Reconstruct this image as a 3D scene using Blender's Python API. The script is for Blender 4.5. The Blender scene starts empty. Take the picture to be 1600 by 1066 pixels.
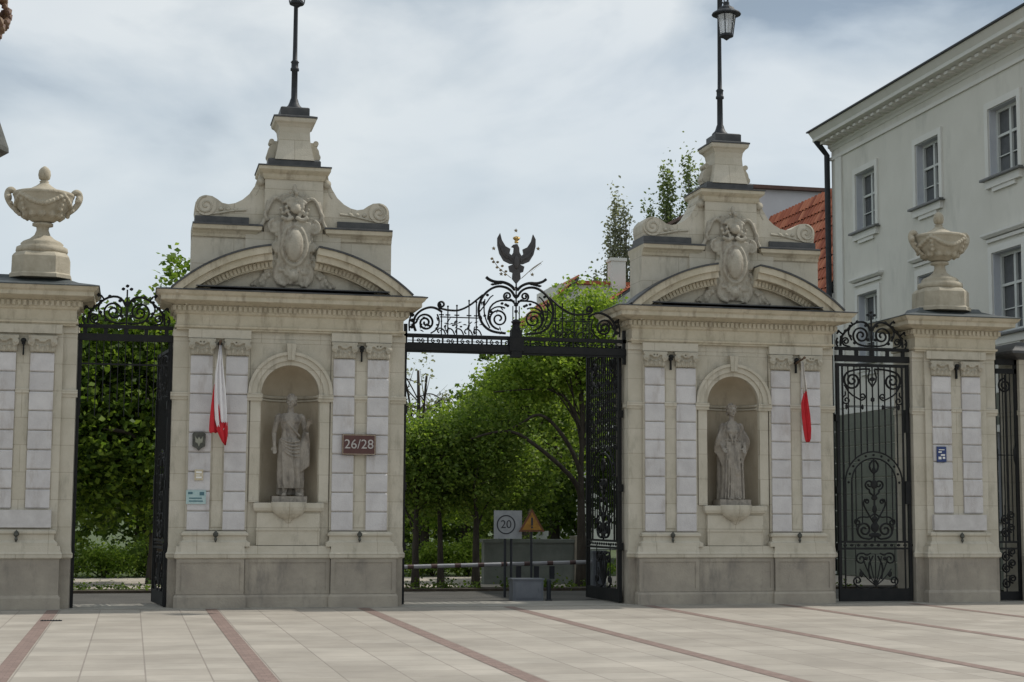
import bpy, bmesh, math, random
import numpy as np
from mathutils import Vector, Matrix
R = math.radians
rnd = random.Random(7)
sc = bpy.context.scene
col = sc.collection

# ------------------------------------------------------------------ camera
cam_d = bpy.data.cameras.new("camera")
cam = bpy.data.objects.new("camera", cam_d); col.objects.link(cam); sc.camera = cam
cam_d.sensor_width = 36.0; cam_d.lens = 2543.28/1600*36; cam_d.clip_end = 2000; cam_d.clip_start = .1
_pi, _ro, _ya = .104952, .005313, .227721
Fv = Vector((math.sin(_ya)*math.cos(_pi), math.cos(_ya)*math.cos(_pi), math.sin(_pi)))
Rv = Vector((math.cos(_ya), -math.sin(_ya), 0)); Uv = Rv.cross(Fv)
R2 = Rv*math.cos(_ro)+Uv*math.sin(_ro); U2 = -Rv*math.sin(_ro)+Uv*math.cos(_ro)
M = Matrix((R2, U2, -Fv)).transposed().to_4x4(); M.translation = Vector((-.8117, -29.3509, 1.7))
cam.matrix_world = M

# ------------------------------------------------------------------ world and sun
SUN_EL, SUN_AZ = R(48), R(81.5)          # azimuth from +Y towards +X (sun to the right, a little behind the gate)
w = bpy.data.worlds.new("World"); sc.world = w; w.use_nodes = True
nt = w.node_tree; N = nt.nodes; L = nt.links; N.clear()
out = N.new('ShaderNodeOutputWorld'); sky = N.new('ShaderNodeTexSky'); sky.sky_type = 'NISHITA'
sky.sun_disc = False; sky.sun_elevation = SUN_EL; sky.sun_rotation = SUN_AZ
bg1 = N.new('ShaderNodeBackground'); bg1.inputs[1].default_value = .10; L.new(sky.outputs[0], bg1.inputs[0])
tc = N.new('ShaderNodeTexCoord'); mp = N.new('ShaderNodeMapping'); mp.inputs['Scale'].default_value = (1, 1, 2.1)
mp.inputs['Location'].default_value = (3.3, 1.2, .42)
L.new(tc.outputs['Generated'], mp.inputs[0])
n1 = N.new('ShaderNodeTexNoise'); n1.inputs['Scale'].default_value = 4.6; n1.inputs['Detail'].default_value = 7; n1.inputs['Roughness'].default_value = .5
n1.inputs['Distortion'].default_value = .35
L.new(mp.outputs[0], n1.inputs[0])
cr = N.new('ShaderNodeValToRGB'); e = cr.color_ramp.elements
e[0].position = .37; e[0].color = (.29, .355, .42, 1); e[1].position = .57; e[1].color = (.735, .775, .79, 1)
m_ = e.new(.45); m_.color = (.50, .565, .615, 1)
L.new(n1.outputs[0], cr.inputs[0])
# lower sky is a brighter, more even veil
sx = N.new('ShaderNodeSeparateXYZ'); L.new(tc.outputs['Generated'], sx.inputs[0])
mr = N.new('ShaderNodeMapRange'); mr.inputs[1].default_value = .17; mr.inputs[2].default_value = .30; mr.inputs[3].default_value = .12; mr.inputs[4].default_value = 1
L.new(sx.outputs[2], mr.inputs[0])
mxc = N.new('ShaderNodeMix'); mxc.data_type = 'RGBA'; mxc.inputs[6].default_value = (.635, .70, .74, 1)
L.new(mr.outputs[0], mxc.inputs[0]); L.new(cr.outputs[0], mxc.inputs[7])
bg2 = N.new('ShaderNodeBackground'); bg2.inputs[1].default_value = .98; L.new(mxc.outputs[2], bg2.inputs[0])
n2 = N.new('ShaderNodeTexNoise'); n2.inputs['Scale'].default_value = 2.3; n2.inputs['Detail'].default_value = 5; L.new(mp.outputs[0], n2.inputs[0])
r2 = N.new('ShaderNodeMapRange'); r2.inputs[1].default_value = .35; r2.inputs[2].default_value = .60; r2.inputs[3].default_value = .74; r2.inputs[4].default_value = 1
L.new(n2.outputs[0], r2.inputs[0])
mx = N.new('ShaderNodeMixShader'); L.new(r2.outputs[0], mx.inputs[0]); L.new(bg1.outputs[0], mx.inputs[1]); L.new(bg2.outputs[0], mx.inputs[2])
L.new(mx.outputs[0], out.inputs[0])
sd = bpy.data.lights.new("sun", 'SUN'); sun = bpy.data.objects.new("sun", sd); col.objects.link(sun)
sd.energy = 2.9; sd.angle = R(.6); sd.color = (1, .95, .87)
sdir = Vector((math.sin(SUN_AZ)*math.cos(SUN_EL), math.cos(SUN_AZ)*math.cos(SUN_EL), math.sin(SUN_EL)))
sun.rotation_euler = sdir.to_track_quat('Z', 'Y').to_euler(); sun.location = (20, 0, 40)
vs = sc.view_settings; vs.view_transform = 'Standard'; vs.look = 'None'; vs.exposure = .14; vs.gamma = 1; vs.use_curve_mapping = False

# ------------------------------------------------------------------ materials
def mat(name, c, rough=.8, c2=None, scale=3., bump=0., bscale=None, metal=0., detail=6, lo=.35, hi=.65, stain=None, spec=.5, streak=False, jit=0, blocks=False):
    m = bpy.data.materials.new(name); m.use_nodes = True; t = m.node_tree; n = t.nodes; l = t.links
    b = n['Principled BSDF']; b.inputs['Roughness'].default_value = rough; b.inputs['Metallic'].default_value = metal
    b.inputs['Specular IOR Level'].default_value = spec
    tcn = n.new('ShaderNodeTexCoord'); src = None
    if c2:
        no = n.new('ShaderNodeTexNoise'); no.inputs['Scale'].default_value = scale; no.inputs['Detail'].default_value = detail; no.inputs['Roughness'].default_value = .62
        if streak:
            mpn = n.new('ShaderNodeMapping'); mpn.inputs['Scale'].default_value = (1, 1, .22); l.new(tcn.outputs['Object'], mpn.inputs[0]); l.new(mpn.outputs[0], no.inputs[0])
        else: l.new(tcn.outputs['Object'], no.inputs[0])
        r = n.new('ShaderNodeValToRGB'); r.color_ramp.elements[0].position = lo; r.color_ramp.elements[1].position = hi
        r.color_ramp.elements[0].color = (*c, 1); r.color_ramp.elements[1].color = (*c2, 1)
        l.new(no.outputs[0], r.inputs[0]); src = r.outputs[0]
        if stain:
            n3 = n.new('ShaderNodeTexNoise'); n3.inputs['Scale'].default_value = stain[1]; n3.inputs['Detail'].default_value = 8; n3.inputs['Roughness'].default_value = .7
            mp3 = n.new('ShaderNodeMapping'); mp3.inputs['Scale'].default_value = (1, 1, .28); mp3.inputs['Location'].default_value = (5, 3, 1)
            l.new(tcn.outputs['Object'], mp3.inputs[0]); l.new(mp3.outputs[0], n3.inputs[0])
            r3 = n.new('ShaderNodeMapRange'); r3.inputs[1].default_value = stain[2]; r3.inputs[2].default_value = stain[2]+.16; r3.inputs[4].default_value = stain[3]
            l.new(n3.outputs[0], r3.inputs[0])
            mm = n.new('ShaderNodeMix'); mm.data_type = 'RGBA'; mm.inputs[7].default_value = (*stain[0], 1)
            l.new(r3.outputs[0], mm.inputs[0]); l.new(src, mm.inputs[6]); src = mm.outputs[2]
        if blocks:   # faint ashlar joints
            sp_ = n.new('ShaderNodeSeparateXYZ'); cb = n.new('ShaderNodeCombineXYZ'); l.new(tcn.outputs['Object'], sp_.inputs[0]); l.new(sp_.outputs[0], cb.inputs[0]); l.new(sp_.outputs[2], cb.inputs[1])
            bk = n.new('ShaderNodeTexBrick'); bk.inputs['Scale'].default_value = 1; bk.inputs['Brick Width'].default_value = 1.06; bk.inputs['Row Height'].default_value = .47; bk.inputs['Mortar Size'].default_value = .006
            bk.inputs['Color1'].default_value = (1, 1, 1, 1); bk.inputs['Color2'].default_value = (.93, .92, .90, 1); bk.inputs['Mortar'].default_value = (.72, .69, .65, 1); l.new(cb.outputs[0], bk.inputs[0])
            mb = n.new('ShaderNodeMix'); mb.data_type = 'RGBA'; mb.blend_type = 'MULTIPLY'; mb.inputs[0].default_value = 1; l.new(src, mb.inputs[6]); l.new(bk.outputs[0], mb.inputs[7]); src = mb.outputs[2]
        if jit:
            g = n.new('ShaderNodeNewGeometry'); mr_ = n.new('ShaderNodeMapRange'); mr_.inputs[3].default_value = 1-jit; mr_.inputs[4].default_value = 1+jit
            l.new(g.outputs['Random Per Island'], mr_.inputs[0]); vm = n.new('ShaderNodeVectorMath'); vm.operation = 'SCALE'
            l.new(src, vm.inputs[0]); l.new(mr_.outputs[0], vm.inputs[3]); src = vm.outputs[0]
        l.new(src, b.inputs['Base Color'])
    else: b.inputs['Base Color'].default_value = (*c, 1)
    if bump:
        nb = n.new('ShaderNodeTexNoise'); nb.inputs['Scale'].default_value = bscale or scale*8; nb.inputs['Detail'].default_value = 5
        l.new(tcn.outputs['Object'], nb.inputs[0]); bp = n.new('ShaderNodeBump'); bp.inputs['Strength'].default_value = bump; bp.inputs['Distance'].default_value = .02
        l.new(nb.outputs[0], bp.inputs['Height']); l.new(bp.outputs[0], b.inputs['Normal'])
    return m

STAIN = (.16, .145, .11)
M_wall = mat('pale_render', (.46, .425, .345), .85, (.54, .50, .42), 2.2, .25, 40, stain=(STAIN, 3.2, .53, .5), blocks=True)
M_corn = mat('ochre_stone', (.44, .395, .295), .85, (.53, .475, .37), 3.5, .25, 40, stain=((.17, .13, .09), 5, .52, .55))
M_strip = mat('white_limestone', (.50, .48, .48), .8, (.585, .565, .56), 3.5, .35, 45, stain=((.33, .29, .26), 3.5, .53, .55), jit=.07)
M_plinth = mat('grey_sandstone', (.27, .24, .20), .85, (.37, .33, .27), 1.9, .35, 30, stain=((.13, .12, .11), 3.1, .55, .55))
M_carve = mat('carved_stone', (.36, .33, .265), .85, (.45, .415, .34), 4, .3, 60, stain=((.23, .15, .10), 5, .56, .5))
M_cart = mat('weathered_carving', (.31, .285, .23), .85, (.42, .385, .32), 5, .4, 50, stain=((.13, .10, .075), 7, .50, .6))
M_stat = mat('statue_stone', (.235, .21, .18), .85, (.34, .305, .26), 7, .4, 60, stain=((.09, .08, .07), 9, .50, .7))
M_urn = mat('urn_stone', (.34, .30, .225), .85, (.43, .385, .30), 5, .3, 60, stain=((.20, .16, .11), 6, .54, .55))
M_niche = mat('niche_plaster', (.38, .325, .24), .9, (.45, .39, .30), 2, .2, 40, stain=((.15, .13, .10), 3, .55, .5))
M_lead = mat('lead_flashing', (.035, .037, .04), .55, (.07, .07, .07), 5, .1)
M_copper = mat('dark_sheet_roof', (.05, .06, .062), .55, (.09, .10, .10), 4, .1)
M_iron = mat('black_iron', (.009, .010, .011), .65, (.016, .016, .016), 6, .1, spec=.25)
M_iron2 = mat('grey_iron', (.018, .021, .026), .55, (.03, .034, .04), 6, .1, spec=.3)
M_gold = mat('gilding', (.45, .30, .10), .4, (.6, .42, .16), 9, metal=.7)
M_dgold = mat('tarnished_gilding', (.14, .11, .07), .5, (.25, .19, .10), 9, metal=.5)
M_glass = bpy.data.materials.new('lantern_glass'); M_glass.use_nodes = True
_b = M_glass.node_tree.nodes['Principled BSDF']; _b.inputs['Base Color'].default_value = (.72, .74, .76, 1); _b.inputs['Roughness'].default_value = .25; _b.inputs['Transmission Weight'].default_value = .55
M_pane = mat('window_glass', (.055, .06, .065), .06, (.10, .105, .11), 1.4, spec=.8)
M_fac = mat('grey_green_plaster', (.58, .565, .51), .9, (.63, .615, .56), .7, .12, 30, stain=((.40, .40, .36), 1.2, .52, .45))
M_facl = mat('pale_plaster_trim', (.62, .615, .575), .85, (.67, .665, .63), 1.2, .1, 30)
M_reveal = mat('white_reveal', (.46, .48, .52), .8, (.52, .54, .57), 2)
M_frame = mat('painted_window_wood', (.50, .52, .50), .6, (.55, .57, .55), 3)
M_sill = mat('metal_sill', (.12, .125, .12), .5, (.16, .16, .16), 3)
M_brown = mat('brown_sign_enamel', (.07, .022, .018), .35, (.085, .028, .022), 8)
M_white = mat('white_paint', (.78, .77, .74), .5, (.70, .69, .66), 6)
M_red = mat('red_cloth', (.56, .02, .03), .8, (.48, .016, .025), 6, .1)
M_whitec = mat('white_cloth', (.80, .78, .78), .8, (.74, .72, .73), 6, .1)
M_wood = mat('dark_staff_wood', (.09, .05, .03), .6, (.12, .07, .04), 12)
M_bronze = mat('dark_bronze', (.05, .052, .045), .5, (.10, .10, .085), 14, .2, metal=.4)
M_blue = mat('blue_enamel', (.012, .03, .12), .35, (.016, .04, .15), 6)
M_marble = mat('pale_marble_slab', (.46, .44, .43), .5, (.56, .54, .53), 5, .05)
M_turq = mat('turquoise_notice', (.42, .52, .52), .6, (.30, .45, .45), 20)
M_ochre = mat('ochre_notice', (.44, .36, .22), .6, (.55, .50, .40), 25)
M_road = mat('asphalt_drive', (.06, .058, .052), .95, (.09, .085, .075), 1.1, .3, 60)  # asphalt tone lowered to stand for the shade strip behind the gate
M_gravel = mat('pale_gravel', (.36, .32, .27), .95, (.42, .38, .32), 1.5, .3, 60)
M_grassg = mat('lawn_ground', (.045, .065, .02), .95, (.07, .10, .03), 1.3, .4, 40)
M_bark = mat('tree_bark', (.035, .028, .022), .95, (.07, .058, .045), 9, .8, 30, streak=True)
M_pbark = mat('poplar_bark', (.19, .18, .15), .95, (.25, .235, .20), 9, .5, 30, streak=True)
M_board = mat('shade_darkened_signboard', (.27, .285, .30), .7, (.35, .365, .38), 7)  # white sign face greyed to stand for the tree shade on it
M_black = mat('black_sign_ink', (.02, .022, .03), .5)
M_warn = mat('orange_signface', (.42, .22, .03), .7, (.25, .12, .02), 11)  # orange dimmed, the shade behind the gateway is in the colour
M_cab = mat('grey_cabinet_paint', (.095, .105, .125), .5, (.13, .14, .16), 5, .05)  # grey darkened in place of the deeper shade on the drive
M_lowwall = mat('grey_low_wall', (.14, .155, .14), .85, (.20, .215, .195), 2, .2)  # pale wall, its colour darkened for the shade under the trees
M_redplas = mat('dark_brown_band', (.06, .035, .035), .6, (.09, .045, .04), 9)  # dark brown bands along the boom
M_boom = mat('shade_darkened_white_boom', (.26, .26, .28), .6, (.34, .34, .35), 4)  # white paint darkened, shade over the barrier put into the colour

def tile_mat():
    m = bpy.data.materials.new('clay_roof_tiles'); m.use_nodes = True; t = m.node_tree; n = t.nodes; l = t.links; b = n['Principled BSDF']
    b.inputs['Roughness'].default_value = .75
    g = n.new('ShaderNodeNewGeometry'); r = n.new('ShaderNodeValToRGB'); e = r.color_ramp.elements
    e[0].color = (.26, .065, .03, 1); e[1].color = (.52, .19, .10, 1); k = e.new(.5); k.color = (.38, .105, .05, 1)
    l.new(g.outputs['Random Per Island'], r.inputs[0]); l.new(r.outputs[0], b.inputs['Base Color']); return m
M_tile = tile_mat()

def leaf_mat(name, dark, mid, light, trans=.45):
    m = bpy.data.materials.new(name); m.use_nodes = True; t = m.node_tree; n = t.nodes; l = t.links; n.clear()
    o = n.new('ShaderNodeOutputMaterial'); g = n.new('ShaderNodeNewGeometry'); r = n.new('ShaderNodeValToRGB'); e = r.color_ramp.elements
    e[0].color = (*dark, 1); e[1].color = (*light, 1); k = e.new(.5); k.color = (*mid, 1)
    d = n.new('ShaderNodeBsdfPrincipled'); d.inputs['Roughness'].default_value = .55; d.inputs['Specular IOR Level'].default_value = .3
    tr = n.new('ShaderNodeBsdfTranslucent'); mx = n.new('ShaderNodeMixShader'); mx.inputs[0].default_value = trans
    l.new(g.outputs['Random Per Island'], r.inputs[0]); l.new(r.outputs[0], d.inputs['Base Color'])
    vm = n.new('ShaderNodeVectorMath'); vm.operation = 'MULTIPLY'; vm.inputs[1].default_value = (1.08, 1.12, .6)
    l.new(r.outputs[0], vm.inputs[0]); l.new(vm.outputs[0], tr.inputs[0])
    l.new(d.outputs[0], mx.inputs[1]); l.new(tr.outputs[0], mx.inputs[2]); l.new(mx.outputs[0], o.inputs[0]); return m
L_dark = leaf_mat('dark_maple_leaves', (.045, .08, .014), (.09, .145, .024), (.17, .23, .045), .45)
L_dark2 = leaf_mat('maple_leaves', (.035, .07, .010), (.085, .145, .02), (.24, .33, .05), .55)  # light end raised to stand for sun patches on the left tree
L_mid = leaf_mat('spring_leaves', (.085, .14, .025), (.155, .24, .045), (.29, .37, .085), .55)
L_bright = leaf_mat('fresh_lime_leaves', (.13, .21, .03), (.23, .34, .055), (.40, .50, .10), .55)
L_pop = leaf_mat('poplar_leaves', (.11, .145, .06), (.17, .215, .10), (.25, .29, .15), .55)
L_grey = leaf_mat('greyish_budding_leaves', (.20, .205, .16), (.26, .265, .21), (.32, .325, .27), .55)

# ------------------------------------------------------------------ pavement material
def pave_mat():
    m = bpy.data.materials.new('sandstone_paving'); m.use_nodes = True; t = m.node_tree; n = t.nodes; l = t.links; b = n['Principled BSDF']
    b.inputs['Roughness'].default_value = .75; tcn = n.new('ShaderNodeTexCoord')
    mpn = n.new('ShaderNodeMapping'); mpn.inputs['Location'].default_value = (-.70, 0, 0)
    l.new(tcn.outputs['Object'], mpn.inputs[0])
    br = n.new('ShaderNodeTexBrick'); br.offset = 0; br.inputs['Scale'].default_value = 1; br.inputs['Brick Width'].default_value = .6625; br.inputs['Row Height'].default_value = .62
    br.inputs['Mortar Size'].default_value = .010; br.inputs['Mortar Smooth'].default_value = .3; br.inputs['Bias'].default_value = 0
    br.inputs['Color1'].default_value = (.315, .283, .24, 1); br.inputs['Color2'].default_value = (.385, .35, .30, 1); br.inputs['Mortar'].default_value = (.24, .21, .18, 1)
    l.new(mpn.outputs[0], br.inputs[0])
    no = n.new('ShaderNodeTexNoise'); no.inputs['Scale'].default_value = .9; no.inputs['Detail'].default_value = 8; no.inputs['Roughness'].default_value = .65; l.new(tcn.outputs['Object'], no.inputs[0])
    mr = n.new('ShaderNodeMapRange'); mr.inputs[1].default_value = .3; mr.inputs[2].default_value = .7; mr.inputs[3].default_value = .80; mr.inputs[4].default_value = 1.12
    l.new(no.outputs[0], mr.inputs[0]); vm = n.new('ShaderNodeVectorMath'); vm.operation = 'SCALE'; l.new(br.outputs[0], vm.inputs[0]); l.new(mr.outputs[0], vm.inputs[3])
    n5 = n.new('ShaderNodeTexNoise'); n5.inputs['Scale'].default_value = .33; n5.inputs['Detail'].default_value = 9; n5.inputs['Roughness'].default_value = .72; l.new(tcn.outputs['Object'], n5.inputs[0])
    m5 = n.new('ShaderNodeMapRange'); m5.inputs[1].default_value = .50; m5.inputs[2].default_value = .66; m5.inputs[4].default_value = .45; l.new(n5.outputs[0], m5.inputs[0])
    x5 = n.new('ShaderNodeMix'); x5.data_type = 'RGBA'; x5.inputs[7].default_value = (.22, .195, .165, 1); l.new(m5.outputs[0], x5.inputs[0]); l.new(vm.outputs[0], x5.inputs[6])
    l.new(x5.outputs[2], b.inputs['Base Color'])
    bp = n.new('ShaderNodeBump'); bp.inputs['Strength'].default_value = .3; bp.inputs['Distance'].default_value = .006; bp.invert = True
    l.new(br.outputs['Fac'], bp.inputs['Height']); l.new(bp.outputs[0], b.inputs['Normal']); return m
M_pave = pave_mat()
def band_mat():
    m = bpy.data.materials.new('red_granite_setts'); m.use_nodes = True; t = m.node_tree; n = t.nodes; l = t.links; b = n['Principled BSDF']
    b.inputs['Roughness'].default_value = .8; tcn = n.new('ShaderNodeTexCoord')
    br = n.new('ShaderNodeTexBrick'); br.inputs['Scale'].default_value = 1; br.inputs['Brick Width'].default_value = .12; br.inputs['Row Height'].default_value = .12
    br.inputs['Mortar Size'].default_value = .004; br.inputs['Color1'].default_value = (.185, .13, .11, 1); br.inputs['Color2'].default_value = (.24, .17, .145, 1); br.inputs['Mortar'].default_value = (.15, .11, .09, 1)
    l.new(tcn.outputs['Object'], br.inputs[0]); l.new(br.outputs[0], b.inputs['Base Color']); return m
M_band = band_mat()

# ------------------------------------------------------------------ helpers
def link(name, bm, m, parent=None, smooth=False, kind=None, label=None, bevel=0):
    if bevel:
        bmesh.ops.bevel(bm, geom=[e for e in bm.edges if len(e.link_faces) == 2 and e.calc_face_angle(0) > .6], offset=bevel, segments=1, affect='EDGES', clamp_overlap=True)
    bmesh.ops.recalc_face_normals(bm, faces=bm.faces)
    me = bpy.data.meshes.new(name); bm.to_mesh(me); bm.free(); me.materials.append(m)
    if smooth:
        for p in me.polygons: p.use_smooth = True
    o = bpy.data.objects.new(name, me); col.objects.link(o)
    if parent: o.parent = parent
    if kind: o['kind'] = kind
    if label: o['label'] = label
    return o
def thing(name, label, cat, loc=(0, 0, 0), rz=0, group=None):
    o = bpy.data.objects.new(name, None); col.objects.link(o); o.empty_display_size = .2
    o.location = loc; o.rotation_euler = (0, 0, rz); tag(o, label, cat, group); return o
def tag(o, label, cat, group=None):
    o['label'] = label; o['category'] = cat
    if group: o['group'] = group
    return o
def copy_tree(o, parent=None):
    c = o.copy(); col.objects.link(c)
    if parent: c.parent = parent
    for ch in list(o.children): copy_tree(ch, c)
    return c
B = bmesh.new
def box(bm, x0, x1, y0, y1, z0, z1):
    v = [bm.verts.new(p) for p in ((x0,y0,z0),(x1,y0,z0),(x1,y1,z0),(x0,y1,z0),(x0,y0,z1),(x1,y0,z1),(x1,y1,z1),(x0,y1,z1))]
    for f in ((0,3,2,1),(4,5,6,7),(0,1,5,4),(1,2,6,5),(2,3,7,6),(3,0,4,7)): bm.faces.new([v[i] for i in f])
def prism(bm, pts, y0, y1):            # pts: (x,z) outline extruded along y
    a = [bm.verts.new((x, y0, z)) for x, z in pts]; b = [bm.verts.new((x, y1, z)) for x, z in pts]; n = len(pts)
    bm.faces.new(a); bm.faces.new(b[::-1])
    for i in range(n): bm.faces.new((a[i], b[i], b[(i+1) % n], a[(i+1) % n]))
def loft(bm, rings, cap=True):
    rr = [[bm.verts.new(p) for p in r] for r in rings]; n = len(rr[0])
    for a, b in zip(rr, rr[1:]):
        for i in range(n): bm.faces.new((a[i], a[(i+1) % n], b[(i+1) % n], b[i]))
    if cap: bm.faces.new(rr[0][::-1]); bm.faces.new(rr[-1])
def rect_loft(bm, x0, x1, y0, y1, prof):   # prof: (outset, z)
    loft(bm, [[(x0-o, y0-o, z), (x1+o, y0-o, z), (x1+o, y1+o, z), (x0-o, y1+o, z)] for o, z in prof])
def lathe(bm, prof, cx=0, cy=0, seg=24, amp=0, nf=0):
    loft(bm, [[(cx+(r*(1+amp*math.cos(nf*t)))*math.cos(t), cy+(r*(1+amp*math.cos(nf*t)))*math.sin(t), z) for t in [2*math.pi*i/seg for i in range(seg)]] for r, z in prof])
def tube(bm, pts, rad, sides=6, flat=1.):
    pts = [Vector(p) for p in pts]; n = len(pts)
    if not hasattr(rad, '__len__'): rad = [rad]*n
    rings = []; up = None
    for i in range(n):
        d = (pts[min(i+1, n-1)]-pts[max(i-1, 0)])
        if d.length < 1e-7: d = Vector((0, 0, 1))
        d.normalize()
        if up is None: up = Vector((0, 1, 0)) if abs(d.y) < .9 else Vector((1, 0, 0))
        s = d.cross(up)
        if s.length < 1e-4: s = d.orthogonal()
        s.normalize(); up = s.cross(d).normalized()
        rings.append([pts[i]+(s*math.cos(t)+up*math.sin(t)*flat)*rad[i] for t in [2*math.pi*(k+.5)/sides for k in range(sides)]])
    loft(bm, rings)
def ball(bm, c, r, sub=2, rot=None):
    if not hasattr(r, '__len__'): r = (r, r, r)
    m = Matrix.Translation(Vector(c))
    if rot is not None: m = m @ rot
    m = m @ Matrix.Diagonal((*r, 1))
    bmesh.ops.create_icosphere(bm, subdivisions=sub, radius=1, matrix=m)
def cyl_y(bm, x, z, r, y0, y1, seg=16):
    prism(bm, [(x+r*math.cos(2*math.pi*i/seg), z+r*math.sin(2*math.pi*i/seg)) for i in range(seg)], y0, y1)
def arc(cx, cz, r, a0, a1, n=16, rz=None):
    rz = rz or r
    return [(cx+r*math.cos(R(a0+(a1-a0)*i/n)), cz+rz*math.sin(R(a0+(a1-a0)*i/n))) for i in range(n+1)]
def ring_seg(bm, cx, cz, r0, r1, a0, a1, y0, y1, n=20):
    prism(bm, arc(cx, cz, r1, a0, a1, n)+arc(cx, cz, r0, a1, a0, n), y0, y1)
def spiral(cx, cz, r0, r1, a0, turns, n=22):     # (x,z) list, a0 degrees, turns signed
    return [(cx+(r0+(r1-r0)*i/n)*math.cos(R(a0)+2*math.pi*turns*i/n), cz+(r0+(r1-r0)*i/n)*math.sin(R(a0)+2*math.pi*turns*i/n)) for i in range(n+1)]
def P3(pts, y=0): return [(x, y, z) for x, z in pts]
def smoothpts(pts, k=3):
    for _ in range(k):
        q = [pts[0]]
        for a, b in zip(pts, pts[1:]):
            q += [tuple(.75*u+.25*v for u, v in zip(a, b)), tuple(.25*u+.75*v for u, v in zip(a, b))]
        q.append(pts[-1]); pts = q
    return pts
def remesh(bm, vox, smooth=2):
    """union overlapping lumps into one carved surface"""
    bmesh.ops.recalc_face_normals(bm, faces=bm.faces)
    me = bpy.data.meshes.new('tmp'); bm.to_mesh(me); bm.free(); o = bpy.data.objects.new('tmp', me); col.objects.link(o)
    md = o.modifiers.new('r', 'REMESH'); md.mode = 'VOXEL'; md.voxel_size = vox
    if smooth: s = o.modifiers.new('s', 'SMOOTH'); s.iterations = smooth; s.factor = .5
    dg = bpy.context.evaluated_depsgraph_get(); m2 = bpy.data.meshes.new_from_object(o.evaluated_get(dg))
    bpy.data.objects.remove(o); bpy.data.meshes.remove(me)
    b2 = bmesh.new(); b2.from_mesh(m2); bpy.data.meshes.remove(m2); return b2
def text_bm(s, size, depth=.006, shear=0):
    cu = bpy.data.curves.new('t', 'FONT'); cu.body = s; cu.size = size; cu.extrude = depth; cu.align_x = 'CENTER'; cu.align_y = 'CENTER'; cu.shear = shear
    o = bpy.data.objects.new('t', cu); col.objects.link(o); dg = bpy.context.evaluated_depsgraph_get(); dg.update()
    me = bpy.data.meshes.new_from_object(o.evaluated_get(dg)); bpy.data.objects.remove(o)
    bm = bmesh.new(); bm.from_mesh(me); bpy.data.meshes.remove(me)
    bmesh.ops.rotate(bm, verts=bm.verts, cent=(0, 0, 0), matrix=Matrix.Rotation(R(90), 3, 'X')); return bm
def move(bm, v): bmesh.ops.translate(bm, verts=bm.verts, vec=v); return bm

# ------------------------------------------------------------------ setting
def sheet(name, x0, x1, y0, y1, z, m):
    bm = B(); v = [bm.verts.new(p) for p in ((x0,y0,z),(x1,y0,z),(x1,y1,z),(x0,y1,z))]; bm.faces.new(v)
    return link(name, bm, m, kind='structure')
sheet('ground', -300, 300, -300, 500, -.03, M_grassg)
sheet('plaza_pavement', -60, 60, -80, -.28, 0, M_pave)
bm = B()
for k in range(-12, 14):
    x = .58+2.65*k
    v = [bm.verts.new(p) for p in ((x-.10,-80,.004),(x+.10,-80,.004),(x+.10,-.28,.004),(x-.10,-.28,.004))]; bm.faces.new(v)
link('paving_bands', bm, M_band, kind='structure')
M_thr = mat('grey_granite_slabs', (.25, .235, .205), .85, (.32, .30, .26), 2, .2, 40)
bm = B(); box(bm, -60, 60, -.28, 1.3, -.1, .015); link('threshold_pavement', bm, M_thr, kind='structure')
bm = B(); box(bm, -60, 18.3, 1.3, 5.6, -.1, -.005); link('drive_road', bm, M_road, kind='structure')
sheet('gravel_path', -60, 60, 6.4, 13.5, -.008, M_gravel)
bm = B(); box(bm, -60, 60, 5.6, 6.4, -.1, .05); link('planting_border', bm, mat('bare_soil', (.05, .04, .03), .95, (.08, .065, .045), 4, .5), kind='structure', bevel=.02)

# ------------------------------------------------------------------ capital and strip pieces
def strip_bm(x0, x1, y, z0, z1, n=9):
    bm = B(); h = (z1-z0)/n
    for i in range(n):
        a, b = z0+i*h+.006, z0+(i+1)*h-.006
        loft(bm, [[(x0+o, y-.03+d, z), (x1-o, y-.03+d, z), (x1-o, y+.06, z), (x0+o, y+.06, z)] for o, d, z in ((.010, .018, a), (0, 0, a+.02), (0, 0, b-.02), (.010, .018, b))])
    return bm
def capital_bm(x0, x1, y, z):
    bm = B(); c = (x0+x1)/2; wd = (x1-x0)/2
    box(bm, x0-.045, x1+.045, y-.085, y+.03, z+.235, z+.285)
    box(bm, x0-.015, x1+.015, y-.045, y+.03, z+.0, z+.24)
    for s in (-1, 1):
        cyl_y(bm, c+s*(wd-.01), z+.165, .062, y-.10, y-.02, 14); cyl_y(bm, c+s*(wd-.01), z+.165, .022, y-.12, y-.09, 8)
        tube(bm, P3(smoothpts([(c+s*(wd-.03), z+.22), (c+s*.08, z+.23), (c+s*.02, z+.17)]), y-.075), .02)
    for i in range(5):
        x = x0+.03+(x1-x0-.06)*i/4
        ball(bm, (x, y-.05, z+.05+.02*(i % 2)), (.035, .035, .07), 1); ball(bm, (x, y-.085, z+.10+.02*(i % 2)), (.025, .025, .02), 1)
    ball(bm, (c, y-.08, z+.19), .035, 1)
    return remesh(bm, .012, 1)
def drop_bm(x, y, z):   # little iron finial under or over the panels
    bm = B(); lathe(bm, [(.004, z-.09), (.03, z-.04), (.018, z), (.045, z+.03), (.045, z+.07), (.02, z+.10), (.005, z+.12)], x, y, 10); return bm
def knob_bm(x, y, z):
    bm = B(); box(bm, x-.012, x+.012, y-.01, y+.05, z-.20, z+.02); ball(bm, (x, y-.02, z+.05), (.05, .05, .045), 2); box(bm, x-.03, x+.03, y-.03, y+.04, z-.02, z+.02); return bm

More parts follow.
